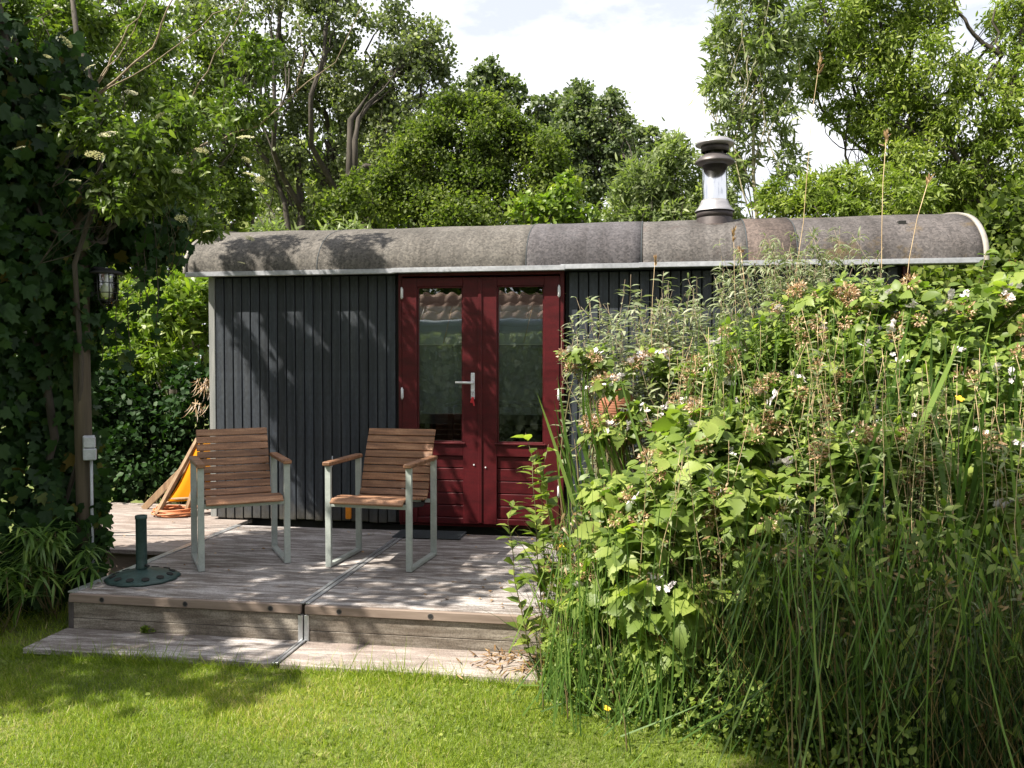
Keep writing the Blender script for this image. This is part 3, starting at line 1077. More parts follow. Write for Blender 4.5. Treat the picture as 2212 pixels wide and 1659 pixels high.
dl, pl = door(0.036, 0.640, 0.152, 0.515)
pl(MB().tube([(0.205, -0.001, 1.70), (0.160, -0.001, 1.57)], 0.006, 8), 'blind_stay', M['white'], 0)
pl(MB().box((0.648, -0.048, 0.975), (0.030, 0.014, 1.86)), 'meeting_cover', M['red'])
dr, pr_ = door(0.645, 1.252, 0.776, 1.137)
for (dd, x) in ((pl, 0.036), (pr_, 1.249)):
    for z in (1.80, 1.03, 0.3):
        dd(MB().tube([(x, -0.052, z - 0.045), (x, -0.052, z + 0.045)], 0.0065, 8).box((x, -0.0455, z), (0.02, 0.004, 0.07)), 'hinge', M['white'], 0)
hx = 0.592
pl(MB().box((hx, -0.048, 1.09), (0.030, 0.008, 0.20)), 'handle_plate', M['white'], 0.003)
pl(MB().tube([(hx, -0.05, 1.115), (hx, -0.085, 1.115), (hx - 0.02, -0.092, 1.115), (hx - 0.125, -0.088, 1.117)], [0.011, 0.010, 0.0095, 0.008], 10), 'handle', M['white'], 0)
pl(MB().lathe([(0.009, -0.006), (0.009, 0.006), (0.0, 0.006)], (0, 0, 0), 12), 'lock_barrel', M['alu'], 0).matrix_local = \
    Matrix.Translation((hx, -0.056, 1.045)) @ Matrix.Rotation(math.pi / 2, 4, 'X')
pl(MB().tube([(0.60, -0.046, 0.49), (0.60, -0.052, 0.49)], 0.006, 8), 'screw', M['white'], 0)
pr_(MB().tube([(0.69, -0.046, 0.472), (0.69, -0.052, 0.472)], 0.006, 8), 'screw', M['white'], 0)
# key with red fob
kf = thing('key_fob', 'red key fob and key hanging from the lock of the red door', 'key', (hx, -0.062, 1.0))
MB().tube([(0, 0, 0.045), (0, -0.012, 0.02), (0.002, -0.014, 0.0)], 0.003, 6).build('key', M['alu'], kf)
MB().box((0.002, -0.016, -0.015), (0.022, 0.008, 0.045), Matrix.Rotation(0.25, 3, 'Y')).box((0.012, -0.014, -0.04), (0.012, 0.006, 0.04), Matrix.Rotation(-0.2, 3, 'Y')).build('fob', M['redfob'], kf, 0.002)

# inside the wagon: pale back wall with window, table, chair
iw = MB()
iw.box((1.07, WD - 0.07, 1.28), (5.1, 0.02, 1.3))
wpart(iw, 'inner_lining', M['plaster'])
fl = MB().box((1.07, 1.1, 0.012), (5.1, 1.96, 0.02))
wpart(fl, 'floor', M['dark_wood'])
tb = thing('table', 'dark table standing inside the wagon behind the door glass', 'table', (0.85, 1.35, 0.022))
MB().box((0, 0, 0.86), (1.5, 0.6, 0.03)).build('tabletop', M['dark_wood'], tb, 0.004)
for sx in (-0.7, 0.7):
    for sy_ in (-0.26, 0.26):
        MB().box((sx, sy_, 0.42), (0.05, 0.05, 0.84)).build('leg', M['dark_wood'], tb, 0.003)
vs_ = thing('vase', 'small dark red vase on the table behind the right door', 'vase', (1.03, 1.3, 0.898))
MB().lathe([(0, 0), (0.035, 0), (0.045, 0.06), (0.03, 0.12), (0.034, 0.15)], (0, 0, 0), 20).build('body', M['redfob'], vs_)
ic = thing('dining_chair', 'dark slim chair inside the wagon beside the table', 'chair', (0.42, 0.75, 0.022), rz=0.3)
MB().box((0, 0, 0.45), (0.4, 0.4, 0.03)).build('seat', M['dark_wood'], ic, 0.004)
MB().box((0.19, 0, 0.72), (0.025, 0.36, 0.5)).build('backrest', M['dark_wood'], ic, 0.004)
for sx in (-0.18, 0.18):
    for sy_ in (-0.18, 0.18):
        MB().box((sx, sy_, 0.217), (0.03, 0.03, 0.435)).build('leg', M['dark_wood'], ic, 0.002)

# ================================================================== DECK
DKX0, SEAM, DKX1, DKY0 = -1.232, 0.132, 1.66, -2.178
deck = thing('deck', 'weathered plywood deck of large scuffed boards in front of the wagon', 'deck', (0.4, -1.0, -0.2))


def dpart(mb, name, mat, bev=0.0, parent=None):
    o = mb.build(name, mat, None, bev)
    return world_child(o, deck if parent is None else parent)


def sheet(x0, x1, y0, y1, z, th, mat, name='deck_board', bev=0.004):
    # own origin at the sheet's centre, so the streaks differ from sheet to sheet
    mb = MB().box((0, 0, 0), (x1 - x0, y1 - y0, th))
    o = mb.build(name, mat, None, bev)
    o.location = ((x0 + x1) / 2, (y0 + y1) / 2, z - th / 2)
    o.parent = deck
    o.matrix_parent_inverse = Matrix.Translation(-Vector(deck.location))
    return o


# rows of boards, joints across
ys = [DKY0 + 0.006, -1.64, -1.19, -0.74, -0.15]
for x0, x1 in ((DKX0 + 0.022, SEAM - 0.03), (SEAM + 0.03, DKX1)):
    off = 0.0 if x0 < 0 else 0.03
    yy = [ys[0]] + [q + off for q in ys[1:-1]] + [ys[-1] - (0.05 if x0 < 0 else 0.11)]
    for a, b_ in zip(yy, yy[1:]):
        sheet(x0, x1, a + 0.0028, b_ - 0.0028, random.uniform(-0.001, 0.001), 0.022, M['deck'], bev=0.002)
# aluminium joint strips
for x in (SEAM - 0.016, SEAM + 0.016, DKX0 + 0.008, DKX0 - 0.016):
    y1 = -0.22
    for (a, b_) in ((DKY0 + 0.008, -1.285), (-1.282, y1)):
        dpart(MB().box((x, (a + b_) / 2, 0.0015), (0.024, b_ - a, 0.008)), 'joint_strip', M['alu'], 0.0015)
# framing below so the boards rest on something
for y in (-0.4, -1.0, -1.6, -2.08):
    dpart(MB().box(((DKX0 + DKX1) / 2, y, -0.116), (DKX1 - DKX0 - 0.1, 0.06, 0.184)), 'joist', M['edge_wood'])
# front: edge rail with bolt holes, two-plank fascia
for x0, x1 in ((DKX0, SEAM - 0.012), (SEAM + 0.012, DKX1)):
    dpart(MB().box(((x0 + x1) / 2, DKY0 - 0.008, -0.024), (x1 - x0, 0.028, 0.046)), 'edge_rail', M['edge_wood'], 0.003)
    dpart(MB().box(((x0 + x1) / 2, DKY0 + 0.006, -0.0935), (x1 - x0 - 0.03, 0.022, 0.085)), 'fascia_board', M['fascia'], 0.002)
    dpart(MB().box(((x0 + x1) / 2, DKY0 + 0.005, -0.168), (x1 - x0 - 0.03, 0.022, 0.058)), 'fascia_board', M['fascia'], 0.002)
for u in (298, 542, 792, 993, 1261, 1541):
    p = at(u / 1.3562, 1290, DKY0 - 0.022)
    if u in (542, 298, 792, 993, 1261, 1541):
        xx = p[0]
        dpart(MB().tube([(xx, DKY0 - 0.0235, -0.025), (xx, DKY0 - 0.018, -0.025)], 0.0105, 14), 'bolt_hole', M['void'])
        dpart(MB().lathe([(0.0105, 0), (0.0135, 0.002), (0.0155, 0)], (0, 0, 0), 14), 'bolt_washer', M['bronze']).matrix_basis = \
            Matrix.Translation(Vector((xx, DKY0 - 0.0225, -0.025)) - Vector(deck.location) * 0) @ Matrix.Rotation(math.pi / 2, 4, 'X')
for x in (SEAM - 0.017, SEAM + 0.017):
    dpart(MB().box((x, DKY0 - 0.001, -0.125), (0.026, 0.022, 0.14)), 'corner_profile', M['alu'], 0.002)
dpart(MB().box((DKX0 + 0.002, DKY0 + 0.01, -0.11), (0.03, 0.04, 0.17)), 'corner_profile', M['bronze'], 0.002)
dpart(MB().box((DKX0 + 0.0, -1.3, -0.11), (0.02, 1.7, 0.17)), 'side_board', M['edge_wood'], 0.002)
# lower step boards lying on the lawn
LY = -2.533
for x0, x1 in ((DKX0 - 0.02, SEAM - 0.024), (SEAM + 0.02, 1.75)):
    sheet(x0, x1, LY, DKY0 - 0.012, -0.192, 0.03, M['deck'] if x0 < 0 else M['deck_pink'], 'step_board')
for x in (SEAM - 0.011, SEAM + 0.008):
    dpart(MB().box((x - 0.001, (LY + DKY0) / 2 - 0.006, -0.192), (0.013, DKY0 - LY - 0.014, 0.010)), 'joint_strip', M['alu'], 0.001)
# left landing boards (pale), running back past the wagon corner
land = thing('side_landing', 'pale pinkish board landing left of the deck by the deckchair', 'landing', (-2.2, -0.3, -0.2))
for (x0, x1, y0, y1) in ((-2.62, DKX0 - 0.04, -1.13, 0.02), (-3.1, DKX0 - 0.02, 0.03, 0.62)):
    o = MB().box((0, 0, 0), (x1 - x0, y1 - y0, 0.03)).build('deck_board', M['deck_pink'], None, 0.003)
    o.location = ((x0 + x1) / 2, (y0 + y1) / 2, -0.018)
    world_child(o, land)
for y in (-1.05, -0.1, 0.55):
    world_child(MB().box((-2.05, y, -0.125), (1.5, 0.07, 0.18)).build('joist', M['edge_wood']), land)

# doormat --------------------------------------------------------
dm = thing('doormat', 'thin dark rubber doormat on the deck before the red doors', 'doormat', (0.335, -0.36, 0.006), rz=0.02)
MB().box((0, 0, 0.004), (0.50, 0.25, 0.008)).build('mat_sheet', M['mat'], dm, 0.002)
for k in range(14):
    MB().box((0, -0.113 + k * 0.0174, 0.0095), (0.47, 0.007, 0.003)).build('rib', M['mat'], dm)

# ================================================================== CHAIRS
def chair(label, loc, rz, W=0.545, Dp=0.455):
    """local: x right, y to the back; arms 0.655 high"""
    t = thing('garden_chair', label, 'chair', (*loc, 0.0045), rz, 'slatted garden armchairs on the deck')
    hw = W / 2
    fw, ft = 0.038, 0.022
    AH = 0.63
    for s in (-1, 1):
        x = s * (hw - fw / 2 + 0.004)
        MB().beam((x, 0, 0.0), (x, 0, AH), fw, ft, (0, 1, 0)).build('leg', M['chair_metal'], t, 0.002)
        MB().beam((x, Dp, 0.0), (x, Dp, AH), fw, ft, (0, 1, 0)).build('leg', M['chair_metal'], t, 0.002)
        MB().box((x, Dp / 2, 0.0105), (fw - 0.002, Dp - ft, 0.021)).build('bottom_rail', M['chair_metal'], t, 0.002)
        MB().box((x, Dp / 2 - 0.01, AH + 0.014), (0.052, Dp + 0.05, 0.026)).build('armrest', M['teak'], t, 0.005)
        # side bearer of seat and back
        xs = s * (hw - 0.075)
        MB().beam((xs, 0.0, 0.395), (xs, 0.40, 0.345), 0.022, 0.03, (0, 1, 0)).beam((xs, 0.41, 0.345), (xs, 0.595, 0.815), 0.022, 0.022, (0, 1, 0)).build('side_bearer', M['iron'], t, 0.002)
    MB().box((0, 0.0, 0.392), (W - 2 * fw + 0.01, 0.018, 0.030)).build('cross_rail', M['chair_metal'], t, 0.002)
    MB().box((0, Dp, 0.36), (W - 2 * fw + 0.01, 0.018, 0.024)).build('cross_rail', M['chair_metal'], t, 0.002)
    for s in (-1, 1):
        MB().tube([(s * 0.13, -0.004, 0.402), (s * 0.13, 0.03, 0.402)], 0.012, 8).build('clip', M['iron'], t)
    # seat slats then back slats: one profile curve
    prof = [(-0.035, 0.408, 0.45)]
    path = []
    a = np.array([-0.028, 0.402])
    pts = [(-0.045, 0.402), (-0.01, 0.425), (0.05, 0.430), (0.12, 0.424), (0.20, 0.412), (0.28, 0.398), (0.35, 0.385), (0.395, 0.385),
           (0.425, 0.415), (0.447, 0.46), (0.46, 0.51), (0.475, 0.555), (0.49, 0.60), (0.508, 0.645), (0.526, 0.69), (0.545, 0.735), (0.565, 0.78), (0.583, 0.82)]
    pts = np.array(pts)
    seg = np.r_[0, np.cumsum(np.linalg.norm(np.diff(pts, axis=0), axis=1))]
    n = 18
    step = seg[-1] / n
    SW = W - 2 * fw - 0.008
    for k in range(n):
        s0 = (k + 0.5) * step
        y = np.interp(s0, seg, pts[:, 0])
        z = np.interp(s0, seg, pts[:, 1])
        dy = np.interp(s0 + 0.01, seg, pts[:, 0]) - np.interp(s0 - 0.01, seg, pts[:, 0])
        dz = np.interp(s0 + 0.01, seg, pts[:, 1]) - np.interp(s0 - 0.01, seg, pts[:, 1])
        ang = math.atan2(dz, dy)
        MB().box((0, 0, 0), (SW, step - 0.0055, 0.014)).build('slat', M['teak'], t, 0.003).matrix_local = \
            Matrix.Translation((random.uniform(-0.0015, 0.0015), y, z)) @ Matrix.Rotation(ang, 4, 'X')
    return t


chair('slatted teak armchair on sage metal frame, turned right, by the yellow deckchair',
      ((-0.764 - 0.33) / 2, (-1.633 - 1.333) / 2), 0.605, W=0.545, Dp=0.46)
chair('slatted teak armchair on sage metal frame nearest the red doors',
      ((-0.04 + 0.495) / 2, (-1.396 - 1.448) / 2 + 0.01), -0.075, W=0.56, Dp=0.455)

# ================================================================== DECKCHAIR, CABLE
dc = thing('deckchair', 'folded wooden deckchair with bright yellow canvas leaning by the wagon corner', 'deckchair', (-2.0, 0.1, 0.0))


def P3(u, v, Y):
    return Vector(at(u, v, Y))


def wc(mb, name, mat, parent, bev=0.0):
    return world_child(mb.build(name, mat, None, bev), parent)


def gp(u, v, z=0.0):
    """survey point on the horizontal plane z"""
    d = FW + RT * (u - 1106) / 1866.0 - UP * (v - 829.5) / 1866.0
    return Vector(CAM + d * ((z - CAM[2]) / d[2]))


fA = gp(338, 1112, 0.02)          # front foot
tA = P3(428, 948, 0.30)           # top of the long rail
fB = fA + Vector((0.46, 0.22, 0))
tB = tA + Vector((0.46, 0.10, 0.0))
wc(MB().beam(fA, tA, 0.028, 0.05, (0, 1, 0)), 'long_rail', M['oak'], dc, 0.003)
wc(MB().beam(fB, tB, 0.028, 0.05, (0, 1, 0)), 'long_rail', M['oak'], dc, 0.003)
gA = gp(402, 1108, 0.02)
gT = P3(443, 985, 0.2)
wc(MB().beam(gA, gT, 0.028, 0.045, (0, 1, 0)), 'prop_rail', M['oak'], dc, 0.003)
wc(MB().beam(gA + Vector((0.36, 0.15, 0)), gT + Vector((0.36, 0.10, 0)), 0.028, 0.045, (0, 1, 0)), 'prop_rail', M['oak'], dc, 0.003)
wc(MB().tube([tA, tB], 0.013, 8), 'cross_bar', M['oak'], dc)
lA = fA.lerp(tA, 0.20)
lB = fB.lerp(tB, 0.20)
wc(MB().tube([lA, lB], 0.013, 8), 'cross_bar', M['oak'], dc)
sl_ = MB()
nsl = 14
rows = []
for i in range(nsl + 1):
    f = i / nsl
    a = lA.lerp(tA, f) + Vector((0.022, -0.01, -0.015))
    b_ = lB.lerp(tB, f) + Vector((-0.03, -0.01, -0.01))
    sag = math.sin(f * math.pi) * 0.02
    row = []
    for j in range(7):
        q = a.lerp(b_, j / 6) + Vector((0.02, 0.05, -0.6)).normalized() * (sag + 0.01 * math.sin(j * 1.2 + i * 0.4))
        row.append(sl_.bm.verts.new(q))
    rows.append(row)
for i in range(nsl):
    for j in range(6):
        f = sl_.bm.faces.new((rows[i][j], rows[i][j + 1], rows[i + 1][j + 1], rows[i + 1][j]))
        f.smooth = True
cv = wc(sl_, 'canvas_sling', M['canvas'], dc)
sm = cv.modifiers.new('thick', 'SOLIDIFY')
sm.thickness = 0.003
arm = gp(338, 1095, 0.06)
wc(MB().beam(arm, arm + Vector((0.12, 0.08, 0.05)), 0.05, 0.02), 'rail_end', M['oak'], dc, 0.003)

cc = gp(378, 1112, 0.0)
cable = thing('coiled_cable', 'orange cable coiled on the landing below the yellow deckchair', 'cable', (cc.x, cc.y, 0.0))
pts = []
for k in range(9 * 28):
    a = k / 28 * 2 * math.pi
    lp = k // 28
    r = 0.135 + 0.012 * math.sin(lp * 2.3) + 0.006 * math.sin(a * 3 + lp)
    pts.append((r * math.cos(a) * 1.22 + 0.01 * math.sin(lp * 1.9), r * math.sin(a) + 0.01 * math.cos(lp), 0.006 + 0.0065 * lp + 0.004 * math.sin(a * 2 + lp)))
MB().tube(pts, 0.0062, 6).build('coil', M['hose'], cable)
pl_ = [(0.15, -0.05, 0.03), (0.2, -0.02, 0.07), (0.24, 0.03, 0.075), (0.27, 0.06, 0.05)]
MB().tube(pl_, [0.008, 0.014, 0.022, 0.016], 10).build('plug', M['hose'], cable)
# loose plank standing against the wagon corner
lp_ = thing('loose_plank', 'bare wooden plank leaning behind the wagon corner and the deckchair', 'plank', (-1.72, 0.35, 0.0))
q1 = gp(446, 1060, 0.0)
q2 = at(452, 920, 0.40)
wc(MB().beam((q1.x - 0.02, 0.35, -0.003), (-1.66, 0.40, q2[2]), 0.055, 0.022, (0, 1, 0)), 'plank', M['oak'], lp_, 0.002)

# ================================================================== UMBRELLA STAND
us = thing('parasol_stand', 'dark green cast parasol stand with upright tube on the deck corner', 'parasol stand', (-1.02, -1.83, 0.003))
UR = 0.205
mb = MB()
prof = [(0.0, 0.05), (0.045, 0.052), (0.06, 0.045), (0.10, 0.040), (0.15, 0.030), (0.185, 0.018), (0.20, 0.014), (UR, 0.009), (UR, 0.0), (0.0, 0.0)]
mb.lathe(prof, (0, 0, 0), 48)
for v in mb.bm.verts:
    r = math.hypot(v.co.x, v.co.y)
    if r > 0.19:
        a = math.atan2(v.co.y, v.co.x)
        k = 1 + 0.022 * math.cos(a * 12)
        v.co.x *= k
        v.co.y *= k
mb.build('base_plate', M['green_cast'], us)
for k in range(12):
    a = k * math.pi / 6 + 0.13
    rr = 0.162
    h = MB().tube([(0, 0, -0.003), (0, 0, 0.002)], 0.019, 14).build('hole', M['void'], us)
    h.matrix_local = Matrix.Translation((rr * math.cos(a), rr * math.sin(a), 0.0285)) @ Matrix.Rotation(a, 4, 'Z') @ Matrix.Rotation(0.28, 4, 'Y') @ Matrix.Diagonal((1.0, 1.15, 1, 1))
MB().lathe([(0.0, 0.05), (0.032, 0.05), (0.034, 0.06), (0.031, 0.07), (0.031, 0.345), (0.034, 0.347), (0.034, 0.368), (0.026, 0.368), (0.026, 0.2)], (-0.02, 0.02, 0), 24).build('upright_tube', M['green_cast'], us)
MB().tube([(0.02, 0.0, 0.075), (0.05, -0.02, 0.078)], 0.008, 8).build('clamp_screw', M['iron'], us)

# small weed growing against the fascia
wd = thing('weed', 'small green weed growing at the foot of the deck front', 'weed', (-0.62, DKY0 - 0.03, -0.19))
f = Foliage()
n = 60
th = rng.random(n) * 2 * math.pi
el = rng.random(n) * 1.2 + 0.1
D = np.stack([np.cos(th) * np.cos(el), -abs(np.sin(th)) * np.cos(el) * 0.6, np.sin(el)], 1)
c0 = np.array([at(314, 1370, DKY0 - 0.05)[0], DKY0 - 0.03, -0.188])
f.add('oval', c0 + D * rng.random((n, 1)) * 0.035, D, [0, -0.3, 1], 0.012 + 0.02 * rng.random(n))
f.build('leaves', L['bramble'], wd)
wc(MB().tube([c0, c0 + [0, 0, 0.03]], 0.003, 5), 'stem', M['cane'], wd)

# ================================================================== POST, LAMP, SOCKET
PX, PY = -1.51, -1.67
post = thing('wooden_post', 'round weathered wooden post rising out of the ivy', 'post', (PX, PY, -0.22))
pp = [(PX + 0.004 * math.sin(k), PY, -0.3 + k * 0.33) for k in range(9)]
wc(MB().tube(pp, [0.052, 0.051, 0.050, 0.049, 0.0495, 0.048, 0.048, 0.047, 0.047], 18), 'pole', M['post'], post)
# lantern on a bracket
lc = np.array([PX, PY, 0]) + RT * 0.155
lan = thing('caged_lantern', 'black caged lantern with frosted bulb on the wooden post', 'lantern', (lc[0], lc[1], 1.70))
LZ = 1.635


def lz(prof, name, mat, n=24):
    mb = MB()
    mb.lathe(prof, (0, 0, 0), n)
    return mb.build(name, mat, lan)


lz([(0.0, 0.15), (0.03, 0.15), (0.095, 0.125), (0.10, 0.115), (0.075, 0.112), (0.0, 0.112)], 'hood', M['iron'])
lz([(0.062, 0.112), (0.062, 0.02), (0.055, -0.04), (0.03, -0.065), (0.0, -0.07)], 'glass_globe', M['glass'])
mb = MB()
for k in range(6):
    a = k * math.pi / 3 + 0.3
    mb.tube([(0.068 * math.cos(a) * s, 0.068 * math.sin(a) * s, z) for s, z in ((1, 0.115), (1, 0.02), (0.9, -0.045), (0.5, -0.075), (0.0, -0.082))], 0.0035, 6)
for z, r in ((0.06, 0.069), (0.0, 0.069), (-0.045, 0.06)):
    mb.tube([(r * math.cos(2 * math.pi * k / 20), r * math.sin(2 * math.pi * k / 20), z) for k in range(20)], 0.003, 6, closed=True)
mb.build('cage', M['iron'], lan)
lz([(0.0, -0.03), (0.02, -0.025), (0.033, 0.0), (0.03, 0.03), (0.018, 0.06), (0.014, 0.10), (0.014, 0.11)], 'bulb', M['bulb'])
d_ = -RT * 0.155
MB().tube([(0, 0, 0.14), (d_[0] * 0.5, d_[1] * 0.5, 0.155), (d_[0] * 0.75, d_[1] * 0.75, 0.13)], 0.012, 8).build('bracket', M['iron'], lan)
# socket box
sc_ = np.array([PX, PY, 0]) + RT * 0.055 - np.array([FW[0], FW[1], 0]) * 0.045
zs = 1.3 - (968 - 774) / 1866 * 5.25
sk = thing('socket_box', 'grey double outdoor socket box on the wooden post', 'socket', (sc_[0], sc_[1], zs), rz=YAW + 0.3)
MB().box((0, 0, 0), (0.062, 0.05, 0.15)).build('back_box', M['grey_box'], sk, 0.004)
MB().box((0.008, -0.028, 0.036), (0.066, 0.03, 0.066)).build('upper_flap', M['grey_box'], sk, 0.005)
MB().box((0.010, -0.033, -0.037), (0.072, 0.038, 0.070)).build('lower_flap', M['grey_box'], sk, 0.005)
MB().tube([(0.012, 0.0, -0.07), (0.012, 0.0, -0.40), (0.012, 0.0, -zs - 0.24)], 0.009, 8).build('conduit', M['grey_box'], sk)

# ================================================================== ROUND RIDGED POT
pc = at(1335, 880, -1.72)
tp = thing('ridged_pot', 'round ridged terracotta pot half hidden in the brambles beside the doors', 'plant pot', (pc[0], pc[1], -0.22))
r0 = 0.104
prof = [(0.0, 0.0), (0.12, 0.0)]
zc = pc[2] + 0.22
pl_z = zc - 0.16
MB().lathe([(0, 0), (0.15, 0), (0.15, 0.02), (0.05, 0.03), (0.04, 0.05), (0.04, pl_z - 0.05), (0.12, pl_z - 0.02), (0.13, pl_z), (0, pl_z)], (0, 0, 0), 20).build('pedestal', M['oak'], tp)
prof = [(0, pl_z), (0.075, pl_z)]
for k in range(33):
    f_ = k / 32
    a = -1.05 + 2.25 * f_
    prof.append((r0 * math.cos(a) + 0.0055 * math.cos(k * math.pi), zc + r0 * math.sin(a) * 0.92))
prof += [(prof[-1][0] + 0.012, prof[-1][1] + 0.012), (prof[-1][0] - 0.01, prof[-1][1] + 0.014), (prof[-1][0] - 0.015, prof[-1][1] - 0.1)]
MB().lathe(prof, (0, 0, 0), 36).build('pot_body', M['terracotta'], tp)

# where the added trees outside the picture are to cast shade: ground point (x, y, z), height of the branch, size of its leaf spray
SHADE = [(-1.0, -2.80, -0.2, 4.2, 0.5), (-0.4, -2.68, -0.2, 4.0, 0.34), (0.05, -2.72, -0.2, 4.1, 0.24), (-1.3, -3.0, -0.2, 4.3, 0.4), (-1.9, -2.9, -0.2, 4.3, 0.6), (-1.9, -2.2, 0.8, 4.4, 0.7), (-1.8, -2.0, 1.8, 4.9, 0.7),
         (-2.2, -2.6, 0.3, 4.8, 0.7), (-0.2, -1.9, 0.0, 3.7, 0.42), (0.5, -1.7, 0.0, 3.7, 0.40), (0.9, -1.3, 0.0, 3.9, 0.38), (-0.7, -2.1, 0.0, 3.9, 0.4),
         (2.75, -3.15, 0.15, 4.3, 0.42), (3.2, -3.1, 0.45, 4.6, 0.55), (2.6, -3.5, 0.2, 4.4, 0.5), (3.2, -3.6, 0.2, 4.6, 0.6), (3.0, -3.2, 0.0, 4.9, 0.45), (3.6, -3.4, 0.5, 5.2, 0.6), (-2.0, -3.4, -0.2, 4.6, 0.5)]

# ================================================================== TREES BEHIND
TG = 'trees behind the wagon'
tree('poplar_tree', 'tall grey green poplar behind the left half of the roof', 'tree', (at(680, 500, 12)[0], 12, -0.2),
     [lump(520, 60, 12, 130, 130), lump(660, 90, 12, 120, 120), lump(790, 110, 12, 110, 130), lump(880, 190, 12, 95, 110), lump(600, -110, 12, 150, 120),
      lump(740, -130, 12, 110, 110), lump(560, 260, 12.5, 110, 120), lump(700, 300, 12.5, 100, 110), lump(830, 330, 12.5, 95, 110), lump(920, 120, 12, 45, 80), lump(950, 110, 12, 28, 60),
      lump(640, 420, 13, 120, 90)],
     L['poplar'], 'round', 0.078, 56000, tr=0.17, stems=4, sub=40, clump=0.135, group=TG, up=0.2, twigs=10, limb=1.2, twig_r=0.02)
tree('ash_tree', 'broad dark green ash behind the middle of the roof', 'tree', (at(1020, 500, 9.5)[0], 9.5, -0.2),
     [lump(1010, 300, 9.5, 75, 85), lump(930, 330, 9.3, 65, 75), lump(1090, 330, 9.6, 70, 80), lump(1160, 330, 9.4, 55, 70), lump(960, 250, 9.5, 48, 50), lump(1040, 245, 9.5, 40, 45),
      lump(1100, 275, 9.5, 38, 40), lump(870, 370, 9.4, 60, 60), lump(1200, 400, 9.5, 50, 60), lump(1030, 400, 9.2, 90, 60), lump(940, 430, 9.2, 80, 50), lump(800, 430, 9.3, 85, 60),
      lump(1130, 440, 9.3, 80, 45), lump(730, 460, 9.3, 60, 40), lump(1195, 320, 9.8, 25, 40), lump(885, 300, 9.6, 30, 40), lump(1010, 470, 9.0, 160, 35)],
     L['ash'], 'small', 0.074, 62000, tr=0.10, stems=4, sub=26, clump=0.22, group=TG, twigs=8, shell=0.3)
tree('alder_tree', 'pale topped alder rising behind the ash in the middle', 'tree', (at(1050, 500, 15)[0], 15, -0.2),
     [lump(1050, 165, 15, 22, 42), lump(1085, 185, 15, 18, 34), lump(1010, 200, 15, 26, 40), lump(1115, 205, 15, 20, 30), lump(1060, 230, 15, 55, 40), lump(975, 235, 15, 24, 40),
      lump(1170, 235, 15, 26, 40), lump(1240, 240, 15.5, 40, 50), lump(1200, 300, 15, 60, 60)],
     L['alder'], 'round', 0.10, 11000, tr=0.10, sub=22, clump=0.2, group=TG)
tree('alder_tree', 'dark alder with three pointed tops left of the chimney', 'tree', (at(1275, 470, 12)[0], 12, -0.2),
     [lump(1250, 225, 12, 24, 50), lump(1320, 240, 12, 20, 48), lump(1348, 275, 12, 14, 42), lump(1222, 265, 12.2, 18, 45), lump(1285, 275, 12, 26, 45), lump(1240, 300, 12, 40, 45),
      lump(1320, 320, 12, 32, 45), lump(1235, 360, 12, 36, 40), lump(1290, 360, 12, 36, 40), lump(1345, 350, 12, 18, 50), lump(1330, 400, 12, 30, 34), lump(1265, 415, 12, 44, 34), lump(1195, 330, 12.2, 25, 45)],
     L['alder'], 'round', 0.075, 24000, tr=0.09, sub=20, clump=0.22, group=TG, twigs=9)
tree('alder_tree', 'small far alder between the pointed one and the chimney', 'tree', (at(1405, 470, 17)[0], 17, -0.2),
     [lump(1378, 300, 17, 16, 32), lump(1410, 305, 17, 18, 36), lump(1435, 325, 17, 16, 34), lump(1400, 360, 17, 48, 50), lump(1400, 420, 17, 60, 40)],
     L['alder'], 'round', 0.10, 6500, tr=0.07, sub=20, clump=0.2, group=TG)
tree('maple_tree', 'bright green maple behind the overhanging elder on the left', 'tree', (at(330, 500, 7)[0], 7, -0.2),
     [lump(310, 110, 7, 70, 70), lump(400, 170, 7, 95, 90), lump(330, 250, 7, 110, 90), lump(450, 300, 7, 90, 100), lump(360, 380, 7, 100, 90), lump(250, 30, 7.5, 90, 80),
      lump(160, 120, 7.5, 130, 140), lump(120, 330, 7.5, 160, 160), lump(470, 430, 7, 80, 70), lump(480, 90, 7.2, 60, 70)],
     L['ash'], 'round', 0.065, 44000, tr=0.12, stems=2, sub=36, clump=0.19, group=TG)
tree('yellow_green_shrub', 'yellow green leafy shrub top peeping over the middle of the roof', 'shrub', (at(1190, 470, 3.2)[0], 3.2, -0.2),
     [lump(1150, 455, 3.2, 42, 32), lump(1200, 440, 3.2, 35, 35), lump(1230, 405, 3.2, 24, 34), lump(1180, 475, 3.2, 70, 25), lump(1270, 470, 3.2, 30, 20)],
     L['lime'], 'oval', 0.075, 1500, tr=0.03, sub=18, clump=0.25, stems=3, twig_r=0.005)
for (nm, lab, u, v, ru) in (('sprouting_shrub', 'light green shoots showing above the left end of the roof', 585, 505, 30),
                            ('sprouting_shrub', 'wispy light green tuft just above the roof near its left third', 735, 505, 45)):
    tree(nm, lab, 'shrub', (at(u, v, 2.75)[0], 2.75, -0.2), [lump(u, v - 2, 2.75, ru, 22), lump(u + 20, v + 25, 2.75, ru * 1.5, 25)], L['osier'], 'lance', 0.11, 520,
         tr=0.02, sub=14, clump=0.28, stems=2, twig_r=0.004, droop=-0.2, group='shoots above the roof', ratio=1.1)
